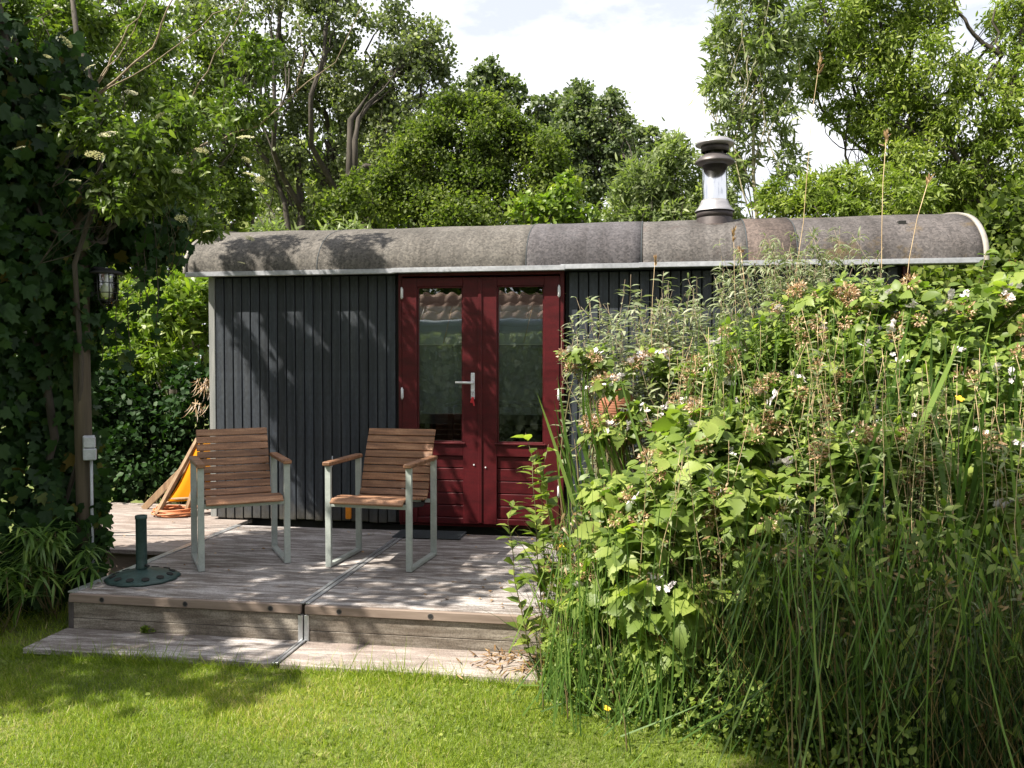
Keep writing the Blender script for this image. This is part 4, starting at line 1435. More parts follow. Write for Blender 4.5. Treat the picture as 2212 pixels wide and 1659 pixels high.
# willows right
tree('osier_willow', 'dense grey green willow shrub left of the chimney', 'shrub', (at(1420, 480, 4.6)[0], 4.6, -0.2),
     [lump(1400, 400, 4.6, 60, 55), lump(1350, 450, 4.6, 55, 40), lump(1460, 370, 4.6, 50, 70), lump(1480, 440, 4.6, 60, 50), lump(1420, 470, 4.6, 110, 30), lump(1450, 330, 4.6, 25, 40),
      lump(1545, 445, 4.4, 50, 55)],
     L['osier'], 'lance', 0.105, 9500, tr=0.035, stems=5, sub=30, clump=0.2, twig_r=0.006, droop=0.0, ratio=1.3)
tree('slender_willow', 'slender pale stemmed willow tree standing just right of the chimney', 'tree', (at(1655, 480, 4.2)[0], 4.2, -0.2),
     [lump(1600, 40, 4.2, 75, 80), lump(1650, 130, 4.2, 90, 80), lump(1590, 190, 4.2, 70, 70), lump(1690, 60, 4.2, 60, 80), lump(1600, 290, 4.2, 50, 60), lump(1680, 240, 4.2, 50, 60),
      lump(1620, -80, 4.2, 80, 80), lump(1580, 370, 4.2, 40, 50), lump(1700, 350, 4.2, 40, 40), lump(1560, 100, 4.2, 35, 60)],
     L['osier'], 'lance', 0.12, 8200, bark='bark_pale', tr=0.042, sub=28, clump=0.16, twig_r=0.006, droop=0.2, limb=0.6, lean=0.05, ratio=1.2, shell=0.3)
tree('osier_willow', 'bushy low willow between the slender willow and the twisted one', 'shrub', (at(1770, 480, 3.6)[0], 3.6, -0.2),
     [lump(1690, 430, 3.6, 50, 38), lump(1760, 410, 3.6, 50, 38), lump(1840, 400, 3.6, 55, 45), lump(1800, 455, 3.6, 120, 40), lump(1930, 430, 3.6, 80, 50)],
     L['willow'], 'lance', 0.085, 9000, tr=0.04, stems=4, sub=30, clump=0.2, twig_r=0.006, ratio=1.3)
tw = tree('twisted_willow', 'large bright twisted willow with dark limbs filling the top right', 'tree', (at(2230, 520, 4.6)[0], 4.6, -0.2),
     [lump(1800, 60, 4.6, 75, 90), lump(1900, 40, 4.6, 90, 90), lump(1850, 170, 4.6, 90, 80), lump(1990, 150, 4.6, 100, 90), lump(1960, 260, 4.6, 95, 70), lump(2090, 250, 4.6, 100, 80),
      lump(2050, 350, 4.6, 110, 70), lump(1950, 360, 4.4, 70, 50), lump(2180, 340, 4.6, 90, 90), lump(2190, 150, 4.6, 60, 80), lump(2200, 20, 4.6, 60, 70), lump(2000, 20, 4.6, 60, 50),
      lump(1900, 290, 4.6, 50, 40), lump(2130, 430, 4.8, 110, 60), lump(2000, 430, 4.8, 100, 45), lump(1830, 250, 4.6, 45, 45), lump(1760, 150, 4.6, 40, 70), lump(1900, -90, 4.6, 140, 80)],
     L['willow'], 'lance', 0.078, 52000, tr=0.14, top=at(2000, 60, 4.6)[2], sub=30, clump=0.18, twig_r=0.010, droop=0.5, ratio=1.45, twigs=9, limb=0.6)
for path in ([(2230, 540), (2170, 470), (2120, 400), (2060, 330), (1990, 300), (1930, 260)], [(2120, 400), (2140, 300), (2120, 200), (2160, 120), (2150, 20)],
             [(2060, 330), (2040, 250), (1990, 200)], [(2160, 120), (2090, 60), (2060, 0)], [(2240, 330), (2180, 230), (2200, 100), (2215, -20)],
             [(1795, 120), (1790, 60), (1770, 0)], [(2170, 470), (2120, 440), (2070, 430)]):
    p = np.array([at(u, v, 4.45) for u, v in path])
    q = []
    for a, c in zip(p, p[1:]):
        for k in range(4):
            q.append(a + (c - a) * k / 4 + rng.normal(size=3) * 0.02)
    q.append(p[-1])
    wc(MB().tube(q, list(np.linspace(0.055 if path[0][0] > 2200 else 0.03, 0.012, len(q))), 7), 'twisted_limb', M['bark'], tw)
tree('hazel_bush', 'dark leafy bush behind the right end of the wagon', 'bush', (at(2180, 700, 3.4)[0], 3.4, -0.2),
     [lump(2170, 520, 3.4, 90, 70), lump(2200, 620, 3.2, 90, 80), lump(2080, 620, 2.6, 90, 70), lump(2000, 680, 2.4, 90, 90), lump(2150, 740, 2.4, 120, 90), lump(2230, 470, 3.6, 90, 70)],
     L['ash'], 'round', 0.08, 15000, tr=0.06, stems=3, sub=34, clump=0.2)
# far belt of wood that closes the view behind
fw_ = Foliage()
n = 46000
X = rng.uniform(-22, 22, n)
Y = rng.uniform(17.5, 23, n)
hmax = 4.6 + 1.3 * np.sin(X * 0.7) + 0.9 * np.sin(X * 1.9 + 1) + np.clip(-X - 1, 0, 6) * 0.55
Z = hmax * rng.random(n) ** 0.6 - 0.2
P = np.stack([X, Y, Z], 1) + rng.normal(size=(n, 3)) * 0.25
fw_.add('round', P, randdir(n), unit(rng.normal(size=(n, 3)) + [0, -0.5, 1]), 0.22 + 0.18 * rng.random(n))
setp(fw_.build('far_wood', L['ash']), 'dark far belt of trees closing the view', None, kind='stuff')

# ---- hedge seen between the post and the wagon
hd = tree('bamboo_hedge', 'sunlit yellow green bamboo hedge between the post and the wagon', 'hedge', (-3.1, 1.9, -0.2),
     [lump(250, 700, 1.7, 60, 70), lump(330, 690, 1.7, 80, 70), lump(420, 680, 1.7, 70, 75), lump(300, 640, 1.8, 60, 30), lump(400, 630, 1.9, 70, 35), lump(350, 770, 1.5, 90, 45),
      lump(470, 650, 1.8, 40, 60), lump(240, 790, 1.5, 60, 60), lump(150, 720, 1.8, 70, 110)],
     L['lime'], 'lance', 0.115, 8200, tr=0.02, stems=7, sub=30, clump=0.2, twig_r=0.006, ratio=1.5, droop=0.2, bark='twig')
tree('hedge_bush', 'dark shaded ivy undergrowth below the bamboo hedge', 'hedge', (-3.0, 1.5, -0.2),
     [lump(280, 880, 1.2, 80, 80), lump(370, 870, 1.2, 80, 80), lump(330, 980, 1.0, 110, 80), lump(430, 900, 1.2, 50, 110), lump(260, 1000, 0.9, 70, 80), lump(400, 1010, 1.1, 70, 60), lump(160, 900, 1.1, 90, 150)],
     L['ivy'], 'round', 0.06, 12000, tr=0.02, stems=4, sub=30, clump=0.22, twig_r=0.006)
f = Foliage()
for (u, v, n, sp) in ((440, 825, 34, 20), (425, 870, 16, 22)):
    c = np.array([at(u + rng.normal() * sp * 0.5, v + rng.normal() * sp * 0.3, 0.75) for _ in range(n)])
    D = unit(rng.normal(size=(n, 3)) * [0.6, 0.4, 0.5] - [0, 0, 1.3])
    f.add('blade', c, D, [0, -1, 0.4], np.stack([np.full(n, 0.009), 0.06 + 0.10 * rng.random(n), np.full(n, 0.12)], 1))
dg = f.build('dry_grass_tangle', L['straw'])
setp(dg, 'brown dry bamboo leaves hanging in the hedge by the wagon corner', None, kind='stuff')

# ================================================================== IVY
def ivy_leaves(f, P, Nn, size):
    n = len(P)
    D = unit(rng.normal(size=(n, 3)) * 0.55 + [0, 0, -1])
    Nq = unit(Nn + rng.normal(size=(n, 3)) * 0.45)
    f.add('ivy', P, D, Nq, size * (0.6 + 0.7 * rng.random(n)))


ivy = thing('ivy_wall', 'tall dark wall of ivy covering the left edge beside the post', 'ivy', (-2.0, -2.0, -0.2))
A_, B_ = np.array([-1.50, -1.55]), np.array([-2.75, -3.1])
nrm = np.array([0.80, -0.60, 0.0])
f = Foliage()
n = 15000
s = rng.random(n)
z = -0.25 + 4.6 * rng.random(n)
bump = 0.12 * np.sin(s * 9 + z * 2.3) + 0.10 * np.sin(z * 4.1 + s * 5) + 0.05 * np.sin(z * 9 + s * 23)
dep = bump - 0.55 * rng.random(n) ** 1.6
xy = A_ + (B_ - A_) * s[:, None]
P = np.concatenate([xy, z[:, None]], 1) + nrm * dep[:, None]
keep = ~((np.linalg.norm(P[:, :2] - [PX, PY], axis=1) < 0.12) & (z < 1.55))
# hold the wood of the post clear on the camera's side
dd = P[:, :2] - np.array([PX, PY])
lat = dd @ RT[:2]
frn = dd @ FW[:2]
keep &= ~((z > 3.0 + 0.3 * np.sin(s * 20)) & (s < 0.42))
keep &= ~((np.abs(lat) < 0.10) & (frn < 0.0) & (z > 0.42) & (z < 1.42) & (frn > -1.2) & (rng.random(n) < 0.97))
ivy_leaves(f, P[keep], nrm, 0.085)
# behind the post and to its right
n = 5200
s = rng.random(n)
z = -0.25 + 2.4 * rng.random(n)
P = np.stack([-1.86 + 0.06 * np.sin(z * 5) + 0.10 * s, -1.6 + 0.35 * rng.random(n), z], 1) + rng.normal(size=(n, 3)) * 0.05
ivy_leaves(f, P, np.array([0.3, -0.9, 0.2]), 0.075)
# ivy wrapped round the head and the foot of the post
n = 640
z = np.where(rng.random(n) < 0.66, 1.38 + 1.0 * rng.random(n), -0.2 + 0.62 * rng.random(n))
th = rng.random(n) * 2 * math.pi
d = np.stack([np.cos(th), np.sin(th), np.zeros(n)], 1)
P = np.stack([np.full(n, PX), np.full(n, PY), z], 1) + d * (0.06 + 0.07 * rng.random((n, 1)))
ivy_leaves(f, P, d, 0.07)
f.build('foliage', L['ivy'], ivy, kind='stuff')
# larger leaves one by one on the outer face
f1 = Foliage()
f1.add('ivy', np.zeros((1, 3)), np.array([[0, 0, -1.0]]), np.array([[0, -1.0, 0]]), 1.0, rnd=np.array([0.72]))
lm = [f1.mesh('ivy_leaf', L['ivy'])]
for rv in (0.35, 0.9):
    g1 = Foliage()
    g1.add('ivy', np.zeros((1, 3)), np.array([[0, 0, -1.0]]), np.array([[0, -1.0, 0]]), 1.0, rnd=np.array([rv]))
    lm.append(g1.mesh('ivy_leaf', L['ivy']))
for k in range(240):
    s, z = random.random() ** 1.2, -0.1 + 2.9 * random.random()
    bump = 0.12 * math.sin(s * 9 + z * 2.3) + 0.10 * math.sin(z * 4.1 + s * 5) + 0.05 * math.sin(z * 9 + s * 23)
    xy = A_ + (B_ - A_) * s
    p = np.array([*xy, z]) + nrm * (bump + 0.03)
    lat = (p[:2] - [PX, PY]) @ RT[:2]
    if abs(lat) < 0.11 and 0.3 < z < 1.5:
        continue
    o = bpy.data.objects.new('leaf', lm[k % 3])
    COL.objects.link(o)
    o.parent = ivy
    o.matrix_parent_inverse = Matrix.Translation(-Vector(ivy.location))
    o.location = p
    o.rotation_euler = (random.gauss(0.25, 0.3), random.gauss(0, 0.5), 0.93 + random.gauss(0, 0.4) - 0.0)
    sz = random.uniform(0.075, 0.115)
    o.scale = (sz, sz, sz)
mb = MB()
for k in range(14):
    s = random.random()
    xy = A_ + (B_ - A_) * s - nrm[:2] * 0.35
    mb.tube(wob((*xy, -0.25), (xy[0] + random.uniform(-.3, .3), xy[1] + random.uniform(-.3, .3), 4.0), 9, 0.12), random.uniform(0.012, 0.03), 6)
wc(mb, 'stems', M['bark'], ivy)

# dark canopy over the post (reaches the roof's left end)
can = thing('ivy_canopy', 'dark overhanging ivy canopy above the lantern reaching the roof end', 'ivy', (-1.6, -1.3, 1.9))
f = Foliage()
for (x, y, zz, rx, ry, rz, n) in ((-1.85, -1.35, 2.30, 0.42, 0.40, 0.40, 2600), (-1.42, -1.15, 2.20, 0.27, 0.33, 0.28, 1600), (-1.9, -0.95, 2.5, 0.35, 0.3, 0.4, 1500),
                                  (-2.2, -1.7, 2.9, 0.4, 0.4, 0.6, 2000), (-1.5, -1.2, 2.55, 0.3, 0.3, 0.28, 900)):
    d = randdir(n)
    P = np.array([x, y, zz]) + d * np.array([rx, ry, rz]) * (rng.random((n, 1)) ** 0.4) * (1 + 0.12 * rng.normal(size=(n, 1)))
    ivy_leaves(f, P, unit(d + [0, -0.6, 0]), 0.075)
# dangling strands by the lantern
mb = MB()
for (u, v0, v1) in ((292, 600, 690), (215, 640, 780), (250, 690, 770), (315, 560, 660), (330, 540, 720), (205, 560, 700), (275, 720, 800)):
    a, c = at(u, v0 - 80, -1.5), at(u + 6, v1, -1.5)
    p = wob(a, c, 7, 0.06)
    mb.tube(p, 0.003, 5)
    k = max(4, int((v1 - v0) / 9))
    Pn = p[rng.integers(1, len(p), k)] + rng.normal(size=(k, 3)) * 0.025
    ivy_leaves(f, Pn, np.array([0.2, -1, 0]), 0.07)
f.build('foliage', L['ivy'], can, kind='stuff')
for k in range(8):
    mb.tube(wob((PX + random.uniform(-.1, .1), PY, 2.0), (random.uniform(-2.2, -1.1), random.uniform(-1.8, -0.8), random.uniform(2.3, 3.0)), 7, 0.2), 0.012, 6)
wc(mb, 'strands', M['bark'], can)

# bamboo-like plants at the foot of the ivy
for (lab, px, py, n, h) in (('low bamboo tuft with hanging narrow leaves in front of the ivy foot', -1.62, -2.25, 230, 0.42),
                            ('low bamboo tuft beside the parasol stand at the deck corner', -1.50, -1.95, 260, 0.5),
                            ('low bamboo tuft at the far left edge of the lawn', -1.95, -2.45, 260, 0.45)):
    t = thing('bamboo_tuft', lab, 'plant', (px, py, -0.22), group='bamboo tufts at the ivy foot')
    f = Foliage()
    mb = MB()
    for k in range(13):
        a = random.uniform(-2.6, 0.9)
        tip = np.array([px + math.cos(a) * random.uniform(0.05, 0.26), py + math.sin(a) * random.uniform(0.05, 0.22), -0.22 + h * random.uniform(0.5, 1.1)])
        p = wob((px + random.uniform(-.05, .05), py + random.uniform(-.05, .05), -0.25), tip, 5, 0.1)
        mb.tube(p, 0.003, 5)
        m = n // 13
        D = unit(rng.normal(size=(m, 3)) * [1, 1, 0.5] + [0.15, -0.2, -0.35])
        f.add('lance', np.repeat(tip[None], m, 0) + rng.normal(size=(m, 3)) * 0.02, D, [0, 0, 1], np.stack([0.075 + 0.03 * rng.random(m), 0.12 + 0.08 * rng.random(m), np.full(m, 0.25)], 1))
    f.build('leaves', L['reed'], t)
    wc(mb, 'stems', M['cane'], t)

# ================================================================== ELDER with flower heads
eld = tree('elder_tree', 'overhanging elder with cream flower heads at the upper left', 'tree', (-3.5, -1.0, -0.2),
     [lump(215, 270, -1.9, 75, 55), lump(300, 330, -1.85, 90, 55), lump(410, 270, -1.6, 85, 50), lump(385, 390, -1.7, 75, 45), lump(265, 420, -1.85, 75, 50), lump(520, 230, -1.0, 70, 40),
      lump(340, 200, -0.9, 70, 45), lump(180, 130, -1.1, 60, 60), lump(440, 480, -0.6, 40, 40), lump(90, 40, -1.3, 110, 80), lump(330, 60, -1.0, 60, 50), lump(560, 120, -1.0, 50, 45), (-2.5, -0.93, 4.2, 0.26, 0.2, 0.16), (-1.72, -0.93, 4.2, 0.26, 0.2, 0.14)]  # last two sprays sit above the view, placed to shade spots on the roof
     + [(x - 1.47, -1.0, z + 2.14, r, 0.12, r) for (x, z, r) in ((-1.34, 1.52, .05), (-1.20, 1.30, .05), (-1.06, 1.08, .06), (-0.94, 0.88, .06), (-0.82, 0.66, .07), (-0.72, 0.44, .08),  # sprays added along sun rays to cast diagonal shade bands on the wall
                                                          (-1.02, 1.62, .10), (-0.86, 1.42, .12), (-0.70, 1.20, .14), (-0.54, 0.98, .15), (-0.40, 0.75, .15), (-0.26, 0.5, .15), (-0.6, 1.6, .12), (-0.35, 1.4, .12))],
     L['elder'], 'oval', 0.058, 14000, tr=0.026, top=3.0, stems=2, sub=24, clump=0.19, twig_r=0.003, tips=(7, 9), bark='bark', limb=0.28, droop=0.3, ratio=0.62)
um = Foliage()
n = 150
rr = np.sqrt(rng.random(n))
th = rng.random(n) * 2 * math.pi
P = np.stack([rr * np.cos(th), rr * np.sin(th), 0.18 * (1 - rr ** 2) + 0.03 * rng.normal(size=n)], 1)
um.add('round', P, randdir(n) * [1, 1, 0.2], unit(rng.normal(size=(n, 3)) * 0.3 + [0, 0, 1]), 0.14 + 0.08 * rng.random(n))
umm = um.mesh('flower_head', L['cream'])
for (u, v, r) in ((143, 90, .038), (103, 122, .022), (193, 146, .030), (283, 200, .030), (233, 290, .045), (205, 335, .045), (162, 390, .026), (530, 297, .042), (42, 320, .030),
                  (345, 250, .028), (383, 370, .026), (392, 472, .030), (450, 500, .026), (540, 515, .024), (905, 345, .026), (918, 377, .034), (962, 388, .026), (714, 325, .032), (475, 460, .02),
                  (522, 568, .02)):
    if u > 600:
        u = 430 + (u - 700) * 0.5
    c = at(u, v, -2.2 if u < 420 else -1.9)
    o = bpy.data.objects.new('flower_head', umm)
    COL.objects.link(o)
    o.parent = eld
    o.matrix_parent_inverse = Matrix.Translation(-Vector(eld.location))
    o.location = c
    o.scale = (r * 1.05,) * 3
    o.rotation_euler = (random.uniform(0.1, 0.7), random.uniform(-0.4, 0.4), random.uniform(0, 6))
mb = MB()
for pth, r in (([(-30, 330), (90, 340), (130, 300), (200, 215), (330, 140), (430, 60), (530, -10)], 0.010), ([(-30, 400), (50, 408), (130, 370), (190, 335), (260, 300), (330, 250)], 0.008),
               ([(140, 300), (230, 150), (290, 60), (330, -20)], 0.007), ([(-20, 90), (60, 50), (130, 10)], 0.008), ([(200, 215), (240, 120), (300, 40), (340, -40)], 0.009),
               ([(130, 300), (215, 200), (330, 100), (360, 20), (400, -30)], 0.014), ([(370, 340), (480, 300), (560, 270), (640, 200), (720, 130), (800, -20)], 0.009),
               ([(280, 480), (300, 520), (298, 650)], 0.004), ([(280, 470), (330, 520), (380, 560), (400, 600)], 0.004), ([(390, 260), (450, 150), (500, 60), (540, -20)], 0.008),
               ([(640, 200), (660, 120), (640, 40)], 0.005), ([(-20, 40), (40, -10)], 0.006)):
    p = np.array([at(u, v, -1.5 if pth[0][0] < 250 else -1.0) for u, v in pth])
    q = []
    for a, c in zip(p, p[1:]):
        for k in range(3):
            q.append(a + (c - a) * k / 3 + rng.normal(size=3) * 0.008)
    q.append(p[-1])
    mb.tube(q, list(np.linspace(r * 0.7, r * 0.22, len(q))), 6)
wc(mb, 'bare_branches', M['twig'], eld)

# ================================================================== UNSEEN SHADE TREES around the camera, crowns laid out by the shade they cast
def sunpt(x, y, z, h):
    """where the sun ray that lands on (x,y,z) passes height h"""
    k = (h - z) / SUN_TO.z
    return np.array([x + SUN_TO.x * k, y + SUN_TO.y * k, h])


sl_l, sl_r = [], []
for (x, y, z, h, r) in SHADE:
    c = sunpt(x, y, z, h)
    (sl_r if x > 2.0 else sl_l).append((*c, r, r, r * 0.6))
tree('shade_tree', 'big unseen tree left of the lawn with crown shaped to cast shade', 'tree', (-5.6, -4.4, -0.2), sl_l, L['elder'], 'oval', 0.11, 8000, tr=0.16, top=5.0, sub=16, clump=0.26, twig_r=0.006, twigs=6, limb=0.3)
tree('shade_tree', 'unseen tree right behind the camera with boughs placed to cast shade', 'tree', (3.6, -8.0, -0.2), sl_r, L['elder'], 'oval', 0.11, 5500, tr=0.14, top=5.0, sub=16, clump=0.26, twig_r=0.006, twigs=6, limb=0.4)

# ================================================================== SHED behind the camera (seen mirrored in the door glass)
shed = thing('tiled_shed', 'small shed with clay pantile roof behind the lawn', 'shed', (-1.2, -10.2, -0.22))
SX0, SX1, SY = -3.6, 1.2, -9.3


def spart(mb, name, mat, bev=0.0):
    return wc(mb, name, mat, shed, bev)


spart(MB().box(((SX0 + SX1) / 2, SY - 1.1, 0.82), (SX1 - SX0 - 0.2, 2.0, 2.1)), 'wall', M['brick'])
spart(MB().tube([(SX0, SY + 0.16, 1.95), (SX1, SY + 0.16, 1.95)], 0.07, 12), 'gutter', M['gutter'])
spart(MB().box(((SX0 + SX1) / 2, SY + 0.06, 1.86), (SX1 - SX0, 0.12, 0.1)), 'fascia', M['gutter'])
# pantiles: s-curved tile, one mesh shared
tl = MB()
TW, TL = 0.24, 0.34
rows = []
for i in range(9):
    x = i / 8 * TW
    zz = 0.03 * math.sin(i / 8 * 2 * math.pi)
    rows.append([tl.bm.verts.new((x, 0, zz + 0.012)), tl.bm.verts.new((x, TL + 0.05, zz)), tl.bm.verts.new((x, 0, zz - 0.006))])
for a, c in zip(rows, rows[1:]):
    for k in (0,):
        f = tl.bm.faces.new((a[0], c[0], c[1], a[1]))
        f.smooth = True
    tl.bm.faces.new((a[2], c[2], c[0], a[0]))
ptile = tl.build('roof_tile', M['tile'])
first = True
pitch = R(32)
for j in range(3):
    for i in range(int((SX1 - SX0) / TW)):
        o = ptile if first else ptile.copy()
        if not first:
            COL.objects.link(o)
        first = False
        o.parent = shed
        o.matrix_parent_inverse = Matrix.Translation(-Vector(shed.location))
        o.matrix_basis = Matrix.Translation((SX1 - i * TW, SY + 0.14 - j * TL * math.cos(pitch), 2.0 + j * TL * math.sin(pitch) + 0.003 * random.random())) @ \
            Matrix.Rotation(math.pi, 4, 'Z') @ Matrix.Rotation(pitch, 4, 'X')
sv = thing('ivy_screen', 'sunlit ivy screen standing in front of the tiled shed', 'ivy', (-1.2, SY + 0.1, -0.22))
f = Foliage()
n = 7000
P = np.stack([rng.uniform(SX0 - 1, SX1 + 1, n), SY + 0.70 + 0.35 * rng.random(n), -0.2 + 1.95 * rng.random(n)], 1)
f.add('ivy', P, unit(rng.normal(size=(n, 3)) * 0.5 + [0, 0, -1]), unit(rng.normal(size=(n, 3)) * 0.6 + [0, 1, 0.3]), 0.10 + 0.07 * rng.random(n))
f.build('foliage', L['grey'], sv, kind='stuff')
tree('oak_tree', 'broad dark tree standing behind the tiled shed', 'tree', (-1.5, -13.5, -0.2),
     [(-1.5, -13, 4.2, 2.4, 1.8, 1.6), (-4.5, -13, 4.0, 2.2, 1.8, 1.9), (1.5, -13, 4.2, 2.4, 1.8, 1.9), (-2.5, -13.5, 6.0, 2.4, 1.8, 1.6), (0.5, -13.5, 6.2, 2.4, 1.8, 1.6), (-1.0, -12.2, 3.2, 2.2, 0.9, 0.7),
      (4.5, -13, 4.0, 2.2, 1.8, 1.9)],
     L['ash'], 'round', 0.20, 15000, tr=0.3, sub=40, clump=0.2)

# ================================================================== BRAMBLES AND TALL GROWTH ON THE RIGHT
def flower_mesh(seed, mat, white=True):
    r_ = np.random.default_rng(seed)
    f = Foliage()
    if white:
        for k in range(5 + seed % 4):
            c = r_.normal(size=3) * [0.45, 0.45, 0.18]
            nn = unit(r_.normal(size=3) * 0.4 + [0, -0.4, 1])
            t1 = unit(np.cross(nn, [1, 0.2, 0]))
            t2 = np.cross(nn, t1)
            a = np.arange(5) * 2 * math.pi / 5 + r_.random()
            D = np.cos(a)[:, None] * t1 + np.sin(a)[:, None] * t2 + nn * 0.25
            f.add('round', np.repeat(c[None], 5, 0), D, np.repeat(nn[None], 5, 0), 0.42, rnd=r_.random(5))
    else:
        n = 90
        d = unit(r_.normal(size=(n, 3)))
        P = d * (0.35 + 0.65 * r_.random((n, 1))) * [1, 1, 0.9]
        f.add('small', P, d, unit(r_.normal(size=(n, 3))), np.stack([np.full(n, 0.34), 0.30 + 0.25 * r_.random(n), np.full(n, 0.3)], 1), rnd=r_.random(n))
    return f.mesh('blossom' if white else 'seed_head', mat)


WHITE = [flower_mesh(s, L['white'], True) for s in range(4)]
SPENT = [flower_mesh(s + 10, L['spent'], False) for s in range(4)]


def trifoliate_mesh(name, seed, rv, mat):
    """three serrated-looking ovate leaflets on a stalk"""
    r_ = np.random.default_rng(seed)
    f = Foliage()
    for a, s in ((0, 1.0), (1.25, 0.8), (-1.25, 0.8)):
        D = np.array([[math.sin(a), math.cos(a), -0.18 + r_.normal() * 0.1]])
        f.add('serr', np.array([[0.06 * math.sin(a), 0.12 + 0.05 * math.cos(a), 0.0]]), D, np.array([[r_.normal() * 0.12, r_.normal() * 0.12, 1.0]]), s, rnd=np.array([rv + r_.normal() * 0.05]))
    return f.mesh(name, mat)


TRI = [trifoliate_mesh('leaf', s, rv, L['bramble']) for s, rv in ((1, 0.55), (2, 0.75), (3, 0.9), (4, 0.4))]


def bramble(label, base, lumps, nleaf, big, flowers, seeds, size=0.07, group='bramble bushes on the right', bigs=(0.055, 0.10)):
    t = thing('bramble_bush', label, 'bramble', tuple(base), group=group)
    lumps = [np.array(l, float) for l in lumps]
    fo = Foliage()
    mb = MB()
    tot = sum((l[3] * l[4] * l[5]) ** (2 / 3) for l in lumps)
    allP = []
    for l in lumps:
        c, r = l[:3], l[3:6]
        for k in range(3):
            b0 = np.array([c[0] + rng.normal() * 0.15, c[1] + 0.1 + rng.normal() * 0.12, -0.22])
            tip = c + randdir(1)[0] * r * 0.8
            p = wob(b0, tip, 8, 0.12, sag=0.05)
            mb.tube(p, list(np.linspace(0.007, 0.003, len(p))), 5)
        n = int(nleaf * (r[0] * r[1] * r[2]) ** (2 / 3) / tot)
        m = n // 5 + 1
        d = randdir(m)
        cen = c + d * r * (rng.random((m, 1)) ** 0.45) * (1 + 0.1 * rng.normal(size=(m, 1)))
        # five leaflets to a leaf
        for k in range(5):
            a = (k - 2) * 1.1 + rng.normal(size=m) * 0.2
            fw2 = unit(d * [1, 1, 0.5] + rng.normal(size=(m, 3)) * 0.5 + [0, -0.15, -0.1])
            nn = unit(np.cross(fw2, rng.normal(size=(m, 3))) * 0.3 + [-0.3, -0.35, 1])
            sd = unit(np.cross(fw2, nn))
            D = fw2 * np.cos(a)[:, None] + sd * np.sin(a)[:, None]
            S = size * (0.55 + 0.7 * rng.random(m)) * (1 - 0.12 * abs(k - 2))
            fo.add('oval', cen + D * 0.018, D, nn, S * (0.55 + 0.9 * rng.random(m)), rnd=np.clip(0.5 + rng.normal(size=m) * 0.28, 0, 1))
        allP.append((c, r))
    fo.build('foliage', L['bramble'], t, kind='stuff')
    wc(mb, 'canes', M['cane'], t)

    def scatter(k, rmin=0.85):
        c, r = allP[random.randrange(len(allP))]
        d = unit(np.array([random.gauss(-0.25, 0.8), -abs(random.gauss(0.8, 0.5)), random.gauss(0.35, 0.7)]))
        return c + d * r * random.uniform(rmin, 1.08), d
    for i in range(big):
        p, d = scatter(i, 0.9)
        o = bpy.data.objects.new('leaf', TRI[i % 4])
        COL.objects.link(o)
        o.parent = t
        o.matrix_parent_inverse = Matrix.Translation(-Vector(t.location))
        o.location = p
        o.rotation_euler = (random.gauss(-0.55, 0.35), random.gauss(0, 0.35), math.atan2(d[1], d[0]) - math.pi / 2 + random.gauss(0, 0.6))
        s = random.uniform(*bigs)
        o.scale = (s, s, s)
    for (lst, cnt, nm, s0, s1) in ((WHITE, flowers, 'blossom', 0.028, 0.046), (SPENT, seeds, 'seed_head', 0.028, 0.046)):
        for i in range(cnt):
            p, d = scatter(i, 0.98)
            o = bpy.data.objects.new(nm, lst[i % 4])
            COL.objects.link(o)
            o.parent = t
            o.matrix_parent_inverse = Matrix.Translation(-Vector(t.location))
            o.location = p
            o.rotation_euler = (random.gauss(0.5, 0.4), random.gauss(0, 0.4), random.uniform(0, 6.28))
            s = random.uniform(s0, s1)
            o.scale = (s, s, s)
    return t


bramble('front bramble bush with large fresh leaves and brown seed heads beside the deck', (1.95, -2.55, -0.22),
        [lump(1480, 1080, -2.55, 130, 110), lump(1380, 1180, -2.65, 90, 90), lump(1540, 960, -2.4, 120, 90), lump(1430, 1290, -2.75, 110, 70), lump(1300, 1270, -2.6, 60, 80),
         lump(1600, 1120, -2.6, 110, 110), lump(1640, 1260, -2.7, 70, 60), lump(1450, 1380, -2.8, 60, 40), lump(1340, 1080, -2.45, 60, 50)],
        6800, 200, 14, 60, size=0.068, bigs=(0.07, 0.13))
bramble('middle bramble bush thick with pinkish white blossom against the roof', (2.7, -2.0, -0.22),
        [lump(1640, 780, -1.9, 130, 90), lump(1760, 700, -1.9, 120, 80), lump(1850, 800, -2.1, 130, 110), lump(1700, 900, -2.2, 120, 90), lump(1560, 820, -1.9, 90, 70), lump(1430, 790, -1.7, 70, 40),
         lump(1490, 920, -1.9, 80, 60), lump(1385, 905, -2.0, 32, 30), lump(1290, 930, -2.0, 30, 24), lump(1345, 925, -2.0, 34, 20), lump(1320, 830, -2.0, 34, 14), lump(1270, 775, -1.6, 60, 26), lump(1840, 650, -1.9, 90, 50)],
        8500, 70, 60, 78, size=0.05)
bramble('right bramble bush with scattered white flowers at the picture edge', (3.3, -2.5, -0.22),
        [lump(2020, 760, -2.1, 120, 100), lump(2140, 700, -2.0, 100, 90), lump(2180, 860, -2.3, 110, 110), lump(2010, 900, -2.3, 120, 100), lump(2150, 1010, -2.6, 110, 90), lump(1900, 980, -2.5, 110, 80),
         lump(1790, 1020, -2.5, 100, 80), lump(2190, 1130, -2.7, 70, 60), lump(2230, 620, -1.9, 80, 60), lump(1960, 660, -2.0, 90, 50)],
        9000, 100, 36, 40, size=0.055)

